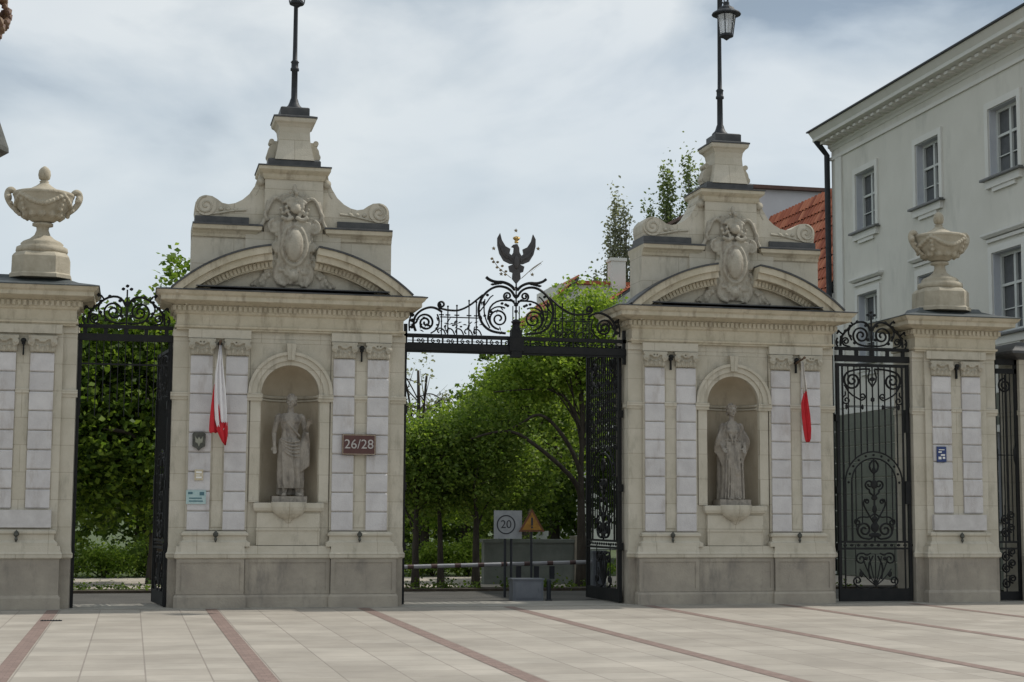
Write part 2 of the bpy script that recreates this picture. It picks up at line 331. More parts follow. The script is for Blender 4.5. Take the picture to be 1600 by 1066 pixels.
CORN = [(.0, 4.90), (.0, 4.93), (.03, 4.94), (.035, 4.975), (.0, 4.985), (.0, 5.17), (.03, 5.19), (.05, 5.22), (.05, 5.335), (.09, 5.345), (.27, 5.39), (.29, 5.40), (.29, 5.47), (.33, 5.50), (.36, 5.545), (.37, 5.56)]
def cornice_bm(hx, y0, y1):
    bm = B(); rect_loft(bm, -hx, hx, y0, y1, CORN)
    n = int((2*hx+.1)/.088)
    for i in range(n+1):
        x = -hx-.05+(2*hx+.1)*i/n
        box(bm, x-.026, x+.026, y0-.078, y0-.04, 5.235, 5.325)
    for s in (-1, 1):
        k = int((y1-y0)/.088)
        for i in range(k+1):
            y = y0-.02+(y1-y0)*i/k
            box(bm, min(s*(hx+.04), s*(hx+.10)), max(s*(hx+.04), s*(hx+.10)), y-.023, y+.023, 5.235, 5.325)
    return bm

# ------------------------------------------------------------------ big gate pillar
def make_pillar(label):
    root = thing('gate_pillar', label, 'gate pillar', (1.9, 0, 0), group='pedimented stone gate pillars with niches')
    Wd, D = 2.075, .80
    # core walls with arched niche opening
    bm = B()
    box(bm, -Wd, -.72, 0, D, 1.0, 4.92); box(bm, .72, Wd, 0, D, 1.0, 4.92)
    box(bm, -.72, .72, .62, D, 1.0, 4.92); box(bm, -.72, .72, -.02, .62, 1.0, 1.84)
    box(bm, -.72, -.515, -.02, .62, 1.84, 3.78); box(bm, .515, .72, -.02, .62, 1.84, 3.78)
    pts = arc(0, 3.78, .515, 180, 0, 24, .56)
    prism(bm, [(-.72, 3.78)]+pts+[(.72, 3.78), (.72, 4.92), (-.72, 4.92)], -.02, .62)
    for s in (-1, 1):   # raised bay behind the paired strips
        box(bm, min(s*.73, s*1.80), max(s*.73, s*1.80), -.06, .01, 1.36, 4.92)
    link('wall', bm, M_wall, root)
    bm = B()
    for s in (-1, 1): box(bm, s*1.265-.085, s*1.265+.085, -.068, -.05, 1.42, 4.42)
    link('recessed_panel', bm, M_wall, root)
    # niche shell : elliptical apse
    bm = B(); n = 20; rows = []
    for z in [1.84+(3.78-1.84)*i/8 for i in range(9)]:
        rows.append([(-.514*math.cos(math.pi*k/n), .0+.55*math.sin(math.pi*k/n), z) for k in range(n+1)])
    for j in range(1, 9):
        a = R(90*j/8); rows.append([(-.514*math.cos(math.pi*k/n)*math.cos(a), .55*math.sin(math.pi*k/n)*math.cos(a), 3.78+.558*math.sin(a)) for k in range(n+1)])
    vv = [[bm.verts.new(p) for p in r] for r in rows]
    for a, b in zip(vv, vv[1:]):
        for k in range(n):
            try: bm.faces.new((a[k], a[k+1], b[k+1], b[k]))
            except Exception: pass
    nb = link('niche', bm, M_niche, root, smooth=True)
    bm = B()   # shell ribs and the little moulding in the niche at impost level
    for z, r in ((3.70, .018), (3.76, .026)):
        tube(bm, [(-.50*math.cos(math.pi*k/20), .53*math.sin(math.pi*k/20), z) for k in range(21)], r, 6)
    link('niche_moulding', bm, M_wall, nb, smooth=True)
    # archivolt + imposts + string course
    bm = B()
    ring_seg(bm, 0, 3.79, .52, .60, 0, 180, -.07, .02, 28); ring_seg(bm, 0, 3.79, .60, .70, 0, 180, -.10, .02, 28); ring_seg(bm, 0, 3.79, .70, .755, 0, 180, -.13, .02, 28)
    prism(bm, [(-.06, 4.40), (.06, 4.40), (.085, 4.70), (-.085, 4.70)], -.145, .0)
    link('archivolt', bm, M_wall, root, bevel=.006)
    for x0, x1, y in ((-Wd-.03, -1.80, -.045), (1.80, Wd+.03, -.045), (-1.39, -1.145, -.10), (1.145, 1.39, -.10), (-.77, -.50, -.12), (.50, .77, -.12)):
        bm = B(); loft(bm, [[(x0, y+o, z), (x1, y+o, z), (x1, .05, z), (x0, .05, z)] for o, z in ((.03, 3.66), (.02, 3.70), (0, 3.72), (0, 3.78), (.01, 3.79))])
        if abs(x0) > 1.7 or x1 > 1.9: s = 1 if x0 > 0 else -1; box(bm, min(s*(Wd-.02), s*(Wd+.028)), max(s*(Wd-.02), s*(Wd+.028)), .04, D, 3.69, 3.783)
        link('string_course', bm, M_wall, root, bevel=.005)
    bm = B()
    for s in (-1, 1):
        x0, x1 = sorted((s*.53, s*.705)); box(bm, x0, x1, -.06, .0, 1.86, 3.66)
    link('niche_jamb', bm, M_wall, root, bevel=.006)
    # sill, apron, console
    bm = B(); loft(bm, [[(-.60-o, -.16-o, z), (.60+o, -.16-o, z), (.60+o, .1, z), (-.60-o, .1, z)] for o, z in ((-.06, 1.66), (-.04, 1.69), (0, 1.71), (.02, 1.76), (.02, 1.84), (0, 1.85))])
    link('niche_sill', bm, M_wall, root, bevel=.004)
    bm = B(); box(bm, -.555, .555, -.13, .0, 1.10, 1.665); box(bm, -.565, .565, -.145, -.01, 1.36, 1.40)
    link('apron_panel', bm, M_wall, root, bevel=.006)
    bm = B()
    prof = [(.03, 1.50), (.06, 1.54), (.10, 1.57), (.16, 1.60), (.24, 1.66), (.28, 1.72), (.30, 1.78), (.30, 1.855), (.29, 1.862)]
    loft(bm, [[(r*1.05*math.cos(t), -.14-r*.75*math.sin(t), z) for t in [math.pi*i/16 for i in range(17)]] for r, z in prof])
    link('console', bm, M_wall, root, smooth=False)
    # pilaster strips, capitals, bases, finials
    for x0, x1 in ((-1.77, -1.385), (-1.15, -.765), (.765, 1.15), (1.385, 1.77)):
        link('pilaster_strip', strip_bm(x0, x1, -.07, 1.35, 4.45), M_strip, root)
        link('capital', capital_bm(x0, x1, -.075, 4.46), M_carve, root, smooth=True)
    bm = B()
    for s in (-1, 1):
        x0, x1 = sorted((s*.73, s*1.83))
        loft(bm, [[(x0-o, -.14-o, z), (x1+o, -.14-o, z), (x1+o, 0, z), (x0-o, 0, z)] for o, z in ((.06, 1.08), (.06, 1.15), (.02, 1.17), (.0, 1.19), (.0, 1.26), (.03, 1.275), (.03, 1.31), (-.02, 1.345))])
    link('pilaster_base', bm, M_wall, root, bevel=.004)
    bm = B()   # architrave fascia, breaking forward over the bays
    box(bm, -Wd-.01, Wd+.01, -.03, D, 4.78, 4.905)
    for s in (-1, 1):
        x0, x1 = sorted((s*.72, s*1.82)); box(bm, x0, x1, -.13, -.02, 4.755, 4.905)
    link('architrave', bm, M_wall, root, bevel=.006)
    for s in (-1, 1):
        link('iron_knob', knob_bm(s*1.268, -.13, 4.60), M_iron, root, smooth=False); link('iron_drop', drop_bm(s*1.268, -.20, 1.24), M_bronze, root)
    # plinth
    bm = B(); box(bm, -Wd, Wd, 0, D, 0, 1.01)
    for x0, x1, y in ((-1.93, -.76, -.20), (-.75, .75, -.15), (.76, 1.93, -.20)):
        loft(bm, [[(x0-o, y-o, z), (x1+o, y-o, z), (x1+o, .02, z), (x0-o, .02, z)] for o, z in ((.035, 0), (.035, .20), (.015, .235), (0, .25), (0, .86))])
    for x0, x1, y in ((-1.93, -.76, -.20), (-.75, .75, -.15), (.76, 1.93, -.20)):
        for a_, b_, c_, d_ in ((x0, x1, .25, .31), (x0, x1, .80, .86), (x0, x0+.07, .31, .80), (x1-.07, x1, .31, .80)): box(bm, a_, b_, y-.014, y+.01, c_, d_)
    link('plinth', bm, M_plinth, root, bevel=.006)
    bm = B()
    for x0, x1, y in ((-1.95, -.75, -.215), (-.76, .76, -.165), (.75, 1.95, -.215), (-Wd-.015, -1.93, -.01), (1.93, Wd+.015, -.01)):
        loft(bm, [[(x0-o, y-o, z), (x1+o, y-o, z), (x1+o, .02, z), (x0-o, .02, z)] for o, z in ((-.01, .862), (.02, .885), (.025, .95), (.0, .985), (-.015, 1.09))])
    link('plinth_moulding', bm, M_wall, root, bevel=.004)
    # cornice
    bm = cornice_bm(2.03, -.10, .86); link('cornice', bm, M_corn, root)
    bm = B(); rect_loft(bm, -2.03, 2.03, -.10, .86, [(.385, 5.562), (.385, 5.578), (.30, 5.60), (.05, 5.64)]); link('cornice_flashing', bm, M_lead, root)
    # segmental pediment
    Rr, cz = 3.12, 6.43-3.12
    def aa(x, r): return math.degrees(math.acos(x/r))
    bm = B(); bd = B(); fl = B()
    for s in (-1, 1):
        a1 = aa(2.13, Rr); a0 = aa(.42, Rr)
        if s < 0: a0, a1 = 180-a0, 180-a1
        ring_seg(bm, 0, cz, Rr-.12, Rr, a0, a1, -.46, .10, 22); ring_seg(bm, 0, cz, Rr-.24, Rr-.12, a0, a1, -.40, .10, 22)
        ring_seg(bm, 0, cz, Rr-.37, Rr-.24, a0, a1, -.24, .10, 22)
        ring_seg(fl, 0, cz, Rr+.002, Rr+.035, a0, a1, -.485, .10, 22)
        k = 24
        for i in range(k):
            a = R(a0+(a1-a0)*(i+.5)/k); x, z = (Rr-.30)*math.cos(a), cz+(Rr-.30)*math.sin(a)
            if z < 5.66: continue
            u = Vector((math.cos(a), math.sin(a))); t = Vector((-u.y, u.x)); c = Vector((x, z))
            prism(bm, [tuple(c-t*.024-u*.05), tuple(c+t*.024-u*.05), tuple(c+t*.024+u*.05), tuple(c-t*.024+u*.05)], -.265, -.22)
    link('pediment_arch', bm, M_corn, root); link('pediment_flashing', fl, M_lead, root)
    bm = B(); a0 = aa(2.05, Rr-.3); prism(bm, arc(0, cz, Rr-.3, a0, 180-a0, 30), -.10, .10)
    link('tympanum', bm, M_wall, root)
    bm = B(); box(bm, -1.72, 1.72, -.42, -.11, 5.642, 5.662); link('tympanum_ledge', bm, M_lead, root)
    # attic
    bm = B(); box(bm, -1.80, 1.80, 0, D-.05, 5.6, 6.72)
    box(bm, -.86, .86, -.05, 0, 5.9, 6.72); link('attic', bm, M_wall, root)
    bm = B(); fl = B()
    for s in (-1, 1):
        x0, x1 = sorted((s*.70, s*1.80))
        a, b = (0, 1) if s > 0 else (1, 0)
        loft(bm, [[(x0-o*b, -.01-o, z), (x1+o*a, -.01-o, z), (x1+o*a, D-.04+o, z), (x0-o*b, D-.04+o, z)] for o, z in ((.02, 6.60), (.03, 6.65), (.07, 6.70), (.12, 6.73), (.13, 6.80))])
        loft(fl, [[(x0-o*b, -.01-o, z), (x1+o*a, -.01-o, z), (x1+o*a, D-.04+o, z), (x0-o*b, D-.04+o, z)] for o, z in ((.145, 6.802), (.145, 6.83), (.06, 6.85), (.0, 6.855))])
        x0, x1 = sorted((s*.80, s*1.76)); box(fl, x0, x1, .0, D-.1, 6.856, 6.975)
    link('attic_cornice', bm, M_corn, root); link('attic_flashing', fl, M_lead, root)
    # volutes and central block
    right = [(1.745, 6.98), (1.765, 7.10), (1.755, 7.22), (1.69, 7.32), (1.58, 7.365), (1.46, 7.35), (1.37, 7.30), (1.28, 7.235), (1.17, 7.215), (1.05, 7.24), (.92, 7.31), (.80, 7.42), (.70, 7.58), (.64, 7.72), (.61, 7.86)]
    bm = B(); prism(bm, right+[(-x, z) for x, z in right[::-1]], .06, D-.14)
    box(bm, -.53, .53, -.03, D-.08, 6.7, 7.80); box(bm, -.815, .815, .055, D-.145, 6.7, 7.15)
    for s in (-1, 1):
        cyl_y(bm, s*1.57, 7.17, .185, .02, D-.10, 22)
        ring_seg(bm, s*1.57, 7.17, .13, .165, 0, 360, -.01, .03, 24) if False else None
    link('attic_block', bm, M_wall, root, bevel=.008)
    bm = B()
    for s in (-1, 1):
        tube(bm, P3(spiral(s*1.57, 7.17, .165, .02, 90 if s > 0 else 90, -1.6*s, 30), .02), .02, 6)
        tube(bm, P3(smoothpts([(s*1.50, 7.02), (s*1.30, 7.05), (s*1.1, 7.10), (s*.85, 7.12)]), .05), .022, 6)
        for k in range(3): ball(bm, (s*(1.30-.13*k), .05, 7.12), (.05, .03, .04), 1)
        cyl_y(bm, s*.60, 7.66, .075, .0, .5, 14); tube(bm, P3(smoothpts([(s*.62, 7.62), (s*.64, 7.50), (s*.70, 7.40)]), .08), .03, 6)
    link('volute_scroll', bm, M_carve, root, smooth=True)
    bm = B(); fl = B()
    rect_loft(bm, -.54, .54, -.05, D-.08, [(0, 7.70), (.02, 7.74), (.03, 7.79), (.08, 7.83), (.11, 7.86), (.11, 7.92)])
    rect_loft(fl, -.54, .54, -.05, D-.08, [(.125, 7.922), (.125, 7.945), (.02, 7.965)]); rect_loft(fl, -.48, .48, .0, D-.13, [(0, 7.966), (0, 8.07), (-.03, 8.10)])
    link('block_cornice', bm, M_corn, root); link('block_flashing', fl, M_lead, root)
    # top pedestal
    cy = .34
    def sq(prof, b, k=1): loft(b, [[(-h, cy-h*k, z), (h, cy-h*k, z), (h, cy+h*k, z), (-h, cy+h*k, z)] for h, z in prof])
    bm = B(); sq([(.36, 8.08), (.34, 8.16), (.31, 8.30), (.285, 8.45), (.275, 8.60), (.29, 8.70), (.33, 8.76), (.37, 8.79), (.385, 8.83), (.385, 8.86)], bm)
    link('top_pedestal', bm, M_wall, root, bevel=.004)
    bm = B()
    for s in (-1, 1):
        prism(bm, [(s*.30, 8.10), (s*.47, 8.10), (s*.485, 8.20), (s*.46, 8.32), (s*.41, 8.40), (s*.37, 8.46), (s*.28, 8.46)], cy-.12, cy+.12)
        cyl_y(bm, s*.405, 8.45, .05, cy-.13, cy+.13, 12); cyl_y(bm, s*.42, 8.19, .075, cy-.14, cy+.14, 14)
    link('pedestal_scroll', bm, M_carve, root, bevel=.006)
    fl = B(); sq([(.40, 8.862), (.40, 8.89), (.30, 8.925), (.265, 8.93), (.265, 9.07), (.24, 9.09)], fl); link('pedestal_flashing', fl, M_lead, root)
    # cartouche
    bm = B(); y = -.16; r_ = random.Random(5)
    def T(p, r, yy=y): tube(bm, P3(smoothpts(p, 2), yy), r, 8)
    ball(bm, (0, y-.10, 6.47), (.185, .12, .30), 3)
    tube(bm, [(.245*math.cos(t), y-.07, 6.46+.36*math.sin(t)) for t in [2*math.pi*i/28 for i in range(29)]], .042, 8)
    box(bm, -.38, .38, -.16, .02, 5.70, 7.0); box(bm, -.32, .32, -.22, -.1, 5.75, 6.9); box(bm, -.26, .26, -.12, .02, 6.9, 7.42)
    prism(bm, [(-.72, 5.67), (.72, 5.67), (.58, 6.0), (.42, 6.3), (-.42, 6.3), (-.58, 6.0)], -.17, -.05)
    for s in (-1, 1):
        for x, z, r in ((.39, 6.80, .14), (.36, 6.44, .08), (.42, 6.08, .11)):
            T(spiral(s*x, z, r, .02, 90, -1.4*s, 18), .032, y-.02); ball(bm, (s*x, y+.02, z), (r*.85, .07, r*.85), 2)
        T([(s*.50, 6.92), (s*.60, 7.02), (s*.52, 7.12), (s*.46, 7.28), (s*.36, 7.37), (s*.25, 7.30)], .038, -.09)
        T([(s*.74, 6.70), (s*.66, 6.80), (s*.57, 6.95), (s*.54, 7.12), (s*.50, 7.30)], .045, -.05)
        T([(s*.30, 6.15), (s*.38, 5.98), (s*.34, 5.80), (s*.14, 5.74)], .045, y-.05)
        for q in range(4): T([(s*(.40+.02*q), 6.22-.05*q), (s*(.50+.05*q), 6.02-.06*q), (s*(.56+.07*q), 5.84-.02*q), (s*(.60+.08*q), 5.72)], .034, y-.01+.012*q)
        for k in range(16):
            t = k/15; ball(bm, (s*(.36+.36*t)+r_.uniform(-.05, .05), y-.03+r_.uniform(-.02, .03), 6.15-.45*t+r_.uniform(-.06, .06)), r_.uniform(.03, .05), 1)
        for k in range(9): ball(bm, (s*r_.uniform(.05, .34), y-.07, r_.uniform(5.72, 6.08)), r_.uniform(.03, .05), 1)
        for k in range(6): ball(bm, (s*(.10+.035*k), y-.05, 7.02+.05*math.sin(k*1.3)+.02*k), r_.uniform(.035, .055), 1)
        T([(s*.02, 6.98), (s*.16, 6.92), (s*.27, 6.98)], .04, y-.08)
        for k in range(5): ball(bm, (s*.33+r_.uniform(-.04, .04), y-.02, 6.2+.15*k), r_.uniform(.03, .045), 1)
    for k in range(7):  # plumed helmet crest
        a = -1.2+2.4*k/6; T([(0.03*a, 7.10), (.09*a, 7.24), (.14*a, 7.36-.05*a*a), (.20*a, 7.34-.07*a*a)], .036, y-.03)
    for k in range(16): ball(bm, (r_.uniform(-.17, .17), y-.05+r_.uniform(-.04, .03), r_.uniform(7.05, 7.45)), r_.uniform(.03, .055), 1)
    ball(bm, (0, y+.02, 7.52), (.05, .06, .09), 2); ball(bm, (.02, y-.08, 7.14), (.10, .09, .10), 2)
    ball(bm, (0, y-.08, 5.90), (.11, .08, .12), 2); ball(bm, (0, y-.15, 5.89), (.025, .03, .04), 1)
    bmesh.ops.scale(bm, verts=bm.verts, vec=(.90, .9, 1))
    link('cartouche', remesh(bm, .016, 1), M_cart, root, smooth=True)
    return root

# ------------------------------------------------------------------ outer piers
def make_pier(label, x):
    root = thing('stone_pier', label, 'gate pier', (x, 0, 0), group='narrow stone piers carrying urns')
    Wd, D = .895, .80
    bm = B(); box(bm, -Wd, Wd, 0, D, 1.0, 4.92); box(bm, -.66, .66, -.06, .01, 1.3, 4.92); link('wall', bm, M_wall, root)
    bm = B(); box(bm, -.105, .105, -.068, -.05, 1.5, 4.42); link('recessed_panel', bm, M_wall, root)
    for x0, x1 in ((-.52, -.12), (.12, .52)):
        link('pilaster_strip', strip_bm(x0, x1, -.07, 1.72, 4.42, 8), M_strip, root); link('capital', capital_bm(x0, x1, -.075, 4.43), M_carve, root, smooth=True)
    bm = B(); box(bm, -.56, .56, -.15, -.02, 1.40, 1.70); link('marble_slab', bm, M_marble, root, bevel=.008)
    bm = B(); loft(bm, [[(-.62-o, -.14-o, z), (.62+o, -.14-o, z), (.62+o, 0, z), (-.62-o, 0, z)] for o, z in ((.06, 1.08), (.06, 1.14), (.02, 1.17), (.0, 1.19), (.0, 1.28), (.03, 1.30), (.03, 1.34), (-.02, 1.37))])
    link('pilaster_base', bm, M_wall, root, bevel=.004)
    bm = B(); box(bm, -Wd-.01, Wd+.01, -.03, D, 4.78, 4.905); box(bm, -.64, .64, -.13, -.02, 4.755, 4.905); link('architrave', bm, M_wall, root, bevel=.006)
    for x0, x1, y in ((-Wd-.03, -.66, -.045), (.66, Wd+.03, -.045), (-.115, .115, -.09)):
        bm = B(); loft(bm, [[(x0, y+o, z), (x1, y+o, z), (x1, .05, z), (x0, .05, z)] for o, z in ((.03, 3.66), (.02, 3.70), (0, 3.72), (0, 3.78), (.01, 3.79))])
        if x1-x0 < .3 and abs(x0) > .5: s = 1 if x0 > 0 else -1; box(bm, min(s*(Wd-.02), s*(Wd+.028)), max(s*(Wd-.02), s*(Wd+.028)), .04, D, 3.69, 3.783)
        link('string_course', bm, M_wall, root, bevel=.005)
    link('iron_knob', knob_bm(0, -.13, 4.57), M_iron, root); link('iron_drop', drop_bm(0, -.20, 1.24), M_bronze, root)
    bm = B(); box(bm, -Wd, Wd, 0, D, 0, 1.01)
    loft(bm, [[(-.72-o, -.20-o, z), (.72+o, -.20-o, z), (.72+o, .02, z), (-.72-o, .02, z)] for o, z in ((.035, 0), (.035, .20), (.015, .235), (0, .25), (0, .86))])
    link('plinth', bm, M_plinth, root, bevel=.006)
    bm = B()
    for x0, x1, y in ((-.74, .74, -.215), (-Wd-.015, -.74, -.01), (.74, Wd+.015, -.01)):
        loft(bm, [[(x0-o, y-o, z), (x1+o, y-o, z), (x1+o, .02, z), (x0-o, .02, z)] for o, z in ((-.01, .862), (.02, .885), (.025, .95), (.0, .985), (-.015, 1.09))])
    link('plinth_moulding', bm, M_wall, root, bevel=.004)
    link('cornice', cornice_bm(.87, -.10, .86), M_corn, root)
    bm = B(); rect_loft(bm, -.87, .87, -.10, .86, [(.385, 5.562), (.385, 5.578), (.30, 5.60), (.02, 5.66), (-.18, 5.74), (-.22, 5.80)]); link('roof', bm, M_copper, root)
    return root

# ------------------------------------------------------------------ urn
def make_urn(label, x):
    root = thing('stone_urn', label, 'urn', (x, .38, 5.79), group='carved stone urns with garlands')
    bm = B()
    def octa(prof):
        loft(bm, [[(h, -h*.55, z), (h, h*.55, z), (h*.55, h, z), (-h*.55, h, z), (-h, h*.55, z), (-h, -h*.55, z), (-h*.55, -h, z), (h*.55, -h, z)] for h, z in prof])
    octa([(.52, -.04), (.52, .02), (.49, .05), (.485, .34), (.46, .38), (.42, .42)])
    link('pedestal', bm, M_urn, root, bevel=.006)
    bm = B(); lathe(bm, [(.30, .40), (.43, .42), (.45, .47), (.44, .53), (.36, .57), (.37, .60), (.33, .64), (.22, .69), (.14, .76), (.105, .85), (.11, .91), (.18, .93), (.18, .97), (.11, .99)], 0, 0, 32)
    link('foot', bm, M_urn, root, smooth=True)
    bm = B(); lathe(bm, [(.10, .98), (.20, 1.01), (.33, 1.10), (.43, 1.21), (.49, 1.33), (.515, 1.44), (.535, 1.47), (.53, 1.51), (.47, 1.53), (.30, 1.54)], 0, 0, 32)
    for i in range(12):
        t = 2*math.pi*i/12; ball(bm, (.32*math.cos(t), .32*math.sin(t), 1.12), (.08, .08, .09), 1)
    for q in range(4):    # garlands
        a0 = q*math.pi/2+math.pi/4
        for k in range(13):
            a = a0+math.pi/2*k/12; sg = 1.44-.17*math.sin(math.pi*k/12); ball(bm, ((.53-.35*(1.44-sg))*math.cos(a), (.53-.35*(1.44-sg))*math.sin(a), sg), .04+.016*math.sin(math.pi*k/12), 1)
        for k in range(4): ball(bm, ((.53-.03*k)*math.cos(a0), (.53-.03*k)*math.sin(a0), 1.42-.08*k), .045, 1)
    link('bowl', remesh(bm, .014, 1), M_urn, root, smooth=True)
    bm = B(); lathe(bm, [(.30, 1.52), (.28, 1.56), (.22, 1.60), (.15, 1.64), (.10, 1.68), (.07, 1.71), (.085, 1.73), (.06, 1.75)], 0, 0, 24, .03, 12)
    link('lid', bm, M_urn, root, smooth=True)
    bm = B(); lathe(bm, [(.04, 1.74), (.09, 1.78), (.105, 1.85), (.095, 1.93), (.06, 1.98), (.02, 2.01)], 0, 0, 20, .05, 8); link('finial', bm, M_urn, root, smooth=True)
    for s in (-1, 1):
        bm = B(); tube(bm, P3(smoothpts([(s*.46, 1.46), (s*.53, 1.58), (s*.61, 1.57), (s*.645, 1.46), (s*.60, 1.34), (s*.52, 1.24), (s*.42, 1.17)])), .045, 8)
        ball(bm, (s*.57, 0, 1.55), (.08, .07, .05), 2); ball(bm, (s*.60, 0, 1.42), (.06, .09, .09), 2)
        for k in range(10): ball(bm, (s*(.61-.022*k)+rnd.uniform(-.02, .02), rnd.uniform(-.07, .05), 1.42-.033*k), rnd.uniform(.035, .06), 1)
        link('handle', remesh(bm, .014, 1), M_urn, root, smooth=True)
    return root

pA = make_pillar('pedimented gate pillar left of the central gateway, bearing the number plate')
pB = copy_tree(pA); pB.location.x = 10.32
pB['label'] = 'pedimented gate pillar right of the central gateway, in front of the red tiled roof'
pL = make_pier('narrow stone pier at the left edge of the photo, carrying an urn', -2.72)
pC = copy_tree(pL); pC.location.x = 14.98
pC['label'] = 'narrow stone pier with a small blue sign, beside the closed iron gate'
uL = make_urn('carved stone urn with garlands standing out against the sky on the left pier', -2.50)
uR = copy_tree(uL); uR.location.x = 14.93
uR['label'] = 'carved stone urn on the right pier, in front of the grey green building wall'

# far right pier of the neighbouring gate and its coping
root = thing('stone_gatepost', 'plain stone gatepost with dark coping at the right edge beside the building', 'gatepost', (17.35, 0, 0))
bm = B(); box(bm, -.93, .93, 0, .8, 0, 4.80); box(bm, -.95, .95, -.03, .8, 3.69, 3.785); link('wall', bm, M_wall, root, bevel=.006)
bm = B(); box(bm, -.98, .98, -.12, .0, 0, .9); link('plinth', bm, M_plinth, root, bevel=.01)
bm = B(); rect_loft(bm, -.95, .95, -.02, .82, [(0, 4.803), (.10, 4.84), (.30, 4.90), (.30, 4.95), (0, 5.15)]); link('coping', bm, M_lead, root)

# ------------------------------------------------------------------ statues
def ering(cx, cy, z, rx, ry, amp=0, nf=0, ph=0, n=64, back=1.0):
    o = []; amp = amp*1.5
    for i in range(n):
        t = 2*math.pi*i/n; k = 1+amp*(math.cos(nf*t+ph)+.5*math.cos((nf*2-3)*t+ph*2.1))
        o.append((cx+rx*k*math.cos(t), cy+ry*k*math.sin(t)*(back if math.sin(t) > 0 else 1), z))
    return o
def head(bm, c, tilt=0, turn=0, female=False):
    m = Matrix.Translation(Vector(c)) @ Matrix.Rotation(turn, 4, 'Z') @ Matrix.Rotation(tilt, 4, 'Y')
    def b(p, r, s=2): ball(bm, m @ Vector(p), r, s, (m.to_3x3().to_4x4()))
    b((0, .01, .02), (.083, .098, .11), 3); b((0, -.02, -.055), (.058, .066, .062), 2); b((0, -.065, -.10), (.026, .022, .02), 1)
    b((0, -.098, -.005), (.013, .02, .030), 1); b((0, -.112, -.022), (.017, .015, .012), 1)
    b((0, -.088, -.058), (.025, .012, .008), 1); b((0, -.085, -.07), (.022, .012, .008), 1)
    for s in (-1, 1):
        b((s*.033, -.085, .032), (.028, .014, .008), 1); b((s*.032, -.078, .010), (.014, .012, .009), 1); b((s*.045, -.065, -.025), (.025, .025, .022), 1)
        b((s*.084, .012, -.005), (.010, .022, .03), 1)
    for k in range(46):   # curls
        a = rnd.uniform(0, 2*math.pi); e = rnd.uniform(.05, 1.45); x, y, z = math.cos(a)*math.cos(e), math.sin(a)*math.cos(e), math.sin(e)
        if y < -.45 and z < .55: continue
        b((x*.09, .012+y*.105, .03+z*.105), rnd.uniform(.018, .027), 1)
    for k in range(14): b((rnd.uniform(-.07, .07), .07+rnd.uniform(0, .03), rnd.uniform(-.07, .04)), .026, 1)
    if female: b((0, .11, .05), (.05, .05, .05), 2)
    return m
def limb(bm, pts, rad):
    pts = [Vector(p) for p in pts]; P = []; Q = []
    for i in range(len(pts)-1):
        for k in range(5): t = k/5; P.append(pts[i].lerp(pts[i+1], t)); Q.append(rad[i]+(rad[i+1]-rad[i])*t)
    P.append(pts[-1]); Q.append(rad[-1]); tube(bm, P, Q, 12)
    for p, r in zip(pts, rad): ball(bm, p, r*1.0, 2)
def hand(bm, wrist, d, side, grip=.4):
    w_ = Vector(wrist); d = Vector(d).normalized(); s = Vector((side, 0, 0)); s = (s-d*s.dot(d)).normalized(); f = d.cross(s).normalized()
    ball(bm, w_+d*.045, (.038, .024, .05), 2, Matrix((s, f, d)).transposed().to_4x4())
    for i, ln in enumerate((.066, .076, .072, .056)):
        o = w_+d*.085+s*(-.028+.019*i); a = o+d*ln*.55-Vector((0, .2, 0))*ln*grip; b_ = a+d*ln*.35-Vector((0, .7, 0))*ln*grip
        tube(bm, [o-d*.02, a, b_], [.0095, .009, .008], 6)
    tube(bm, [w_+d*.02-s*.025, w_+d*.06-s*.055, w_+d*.09-s*.058], [.011, .010, .008], 6)

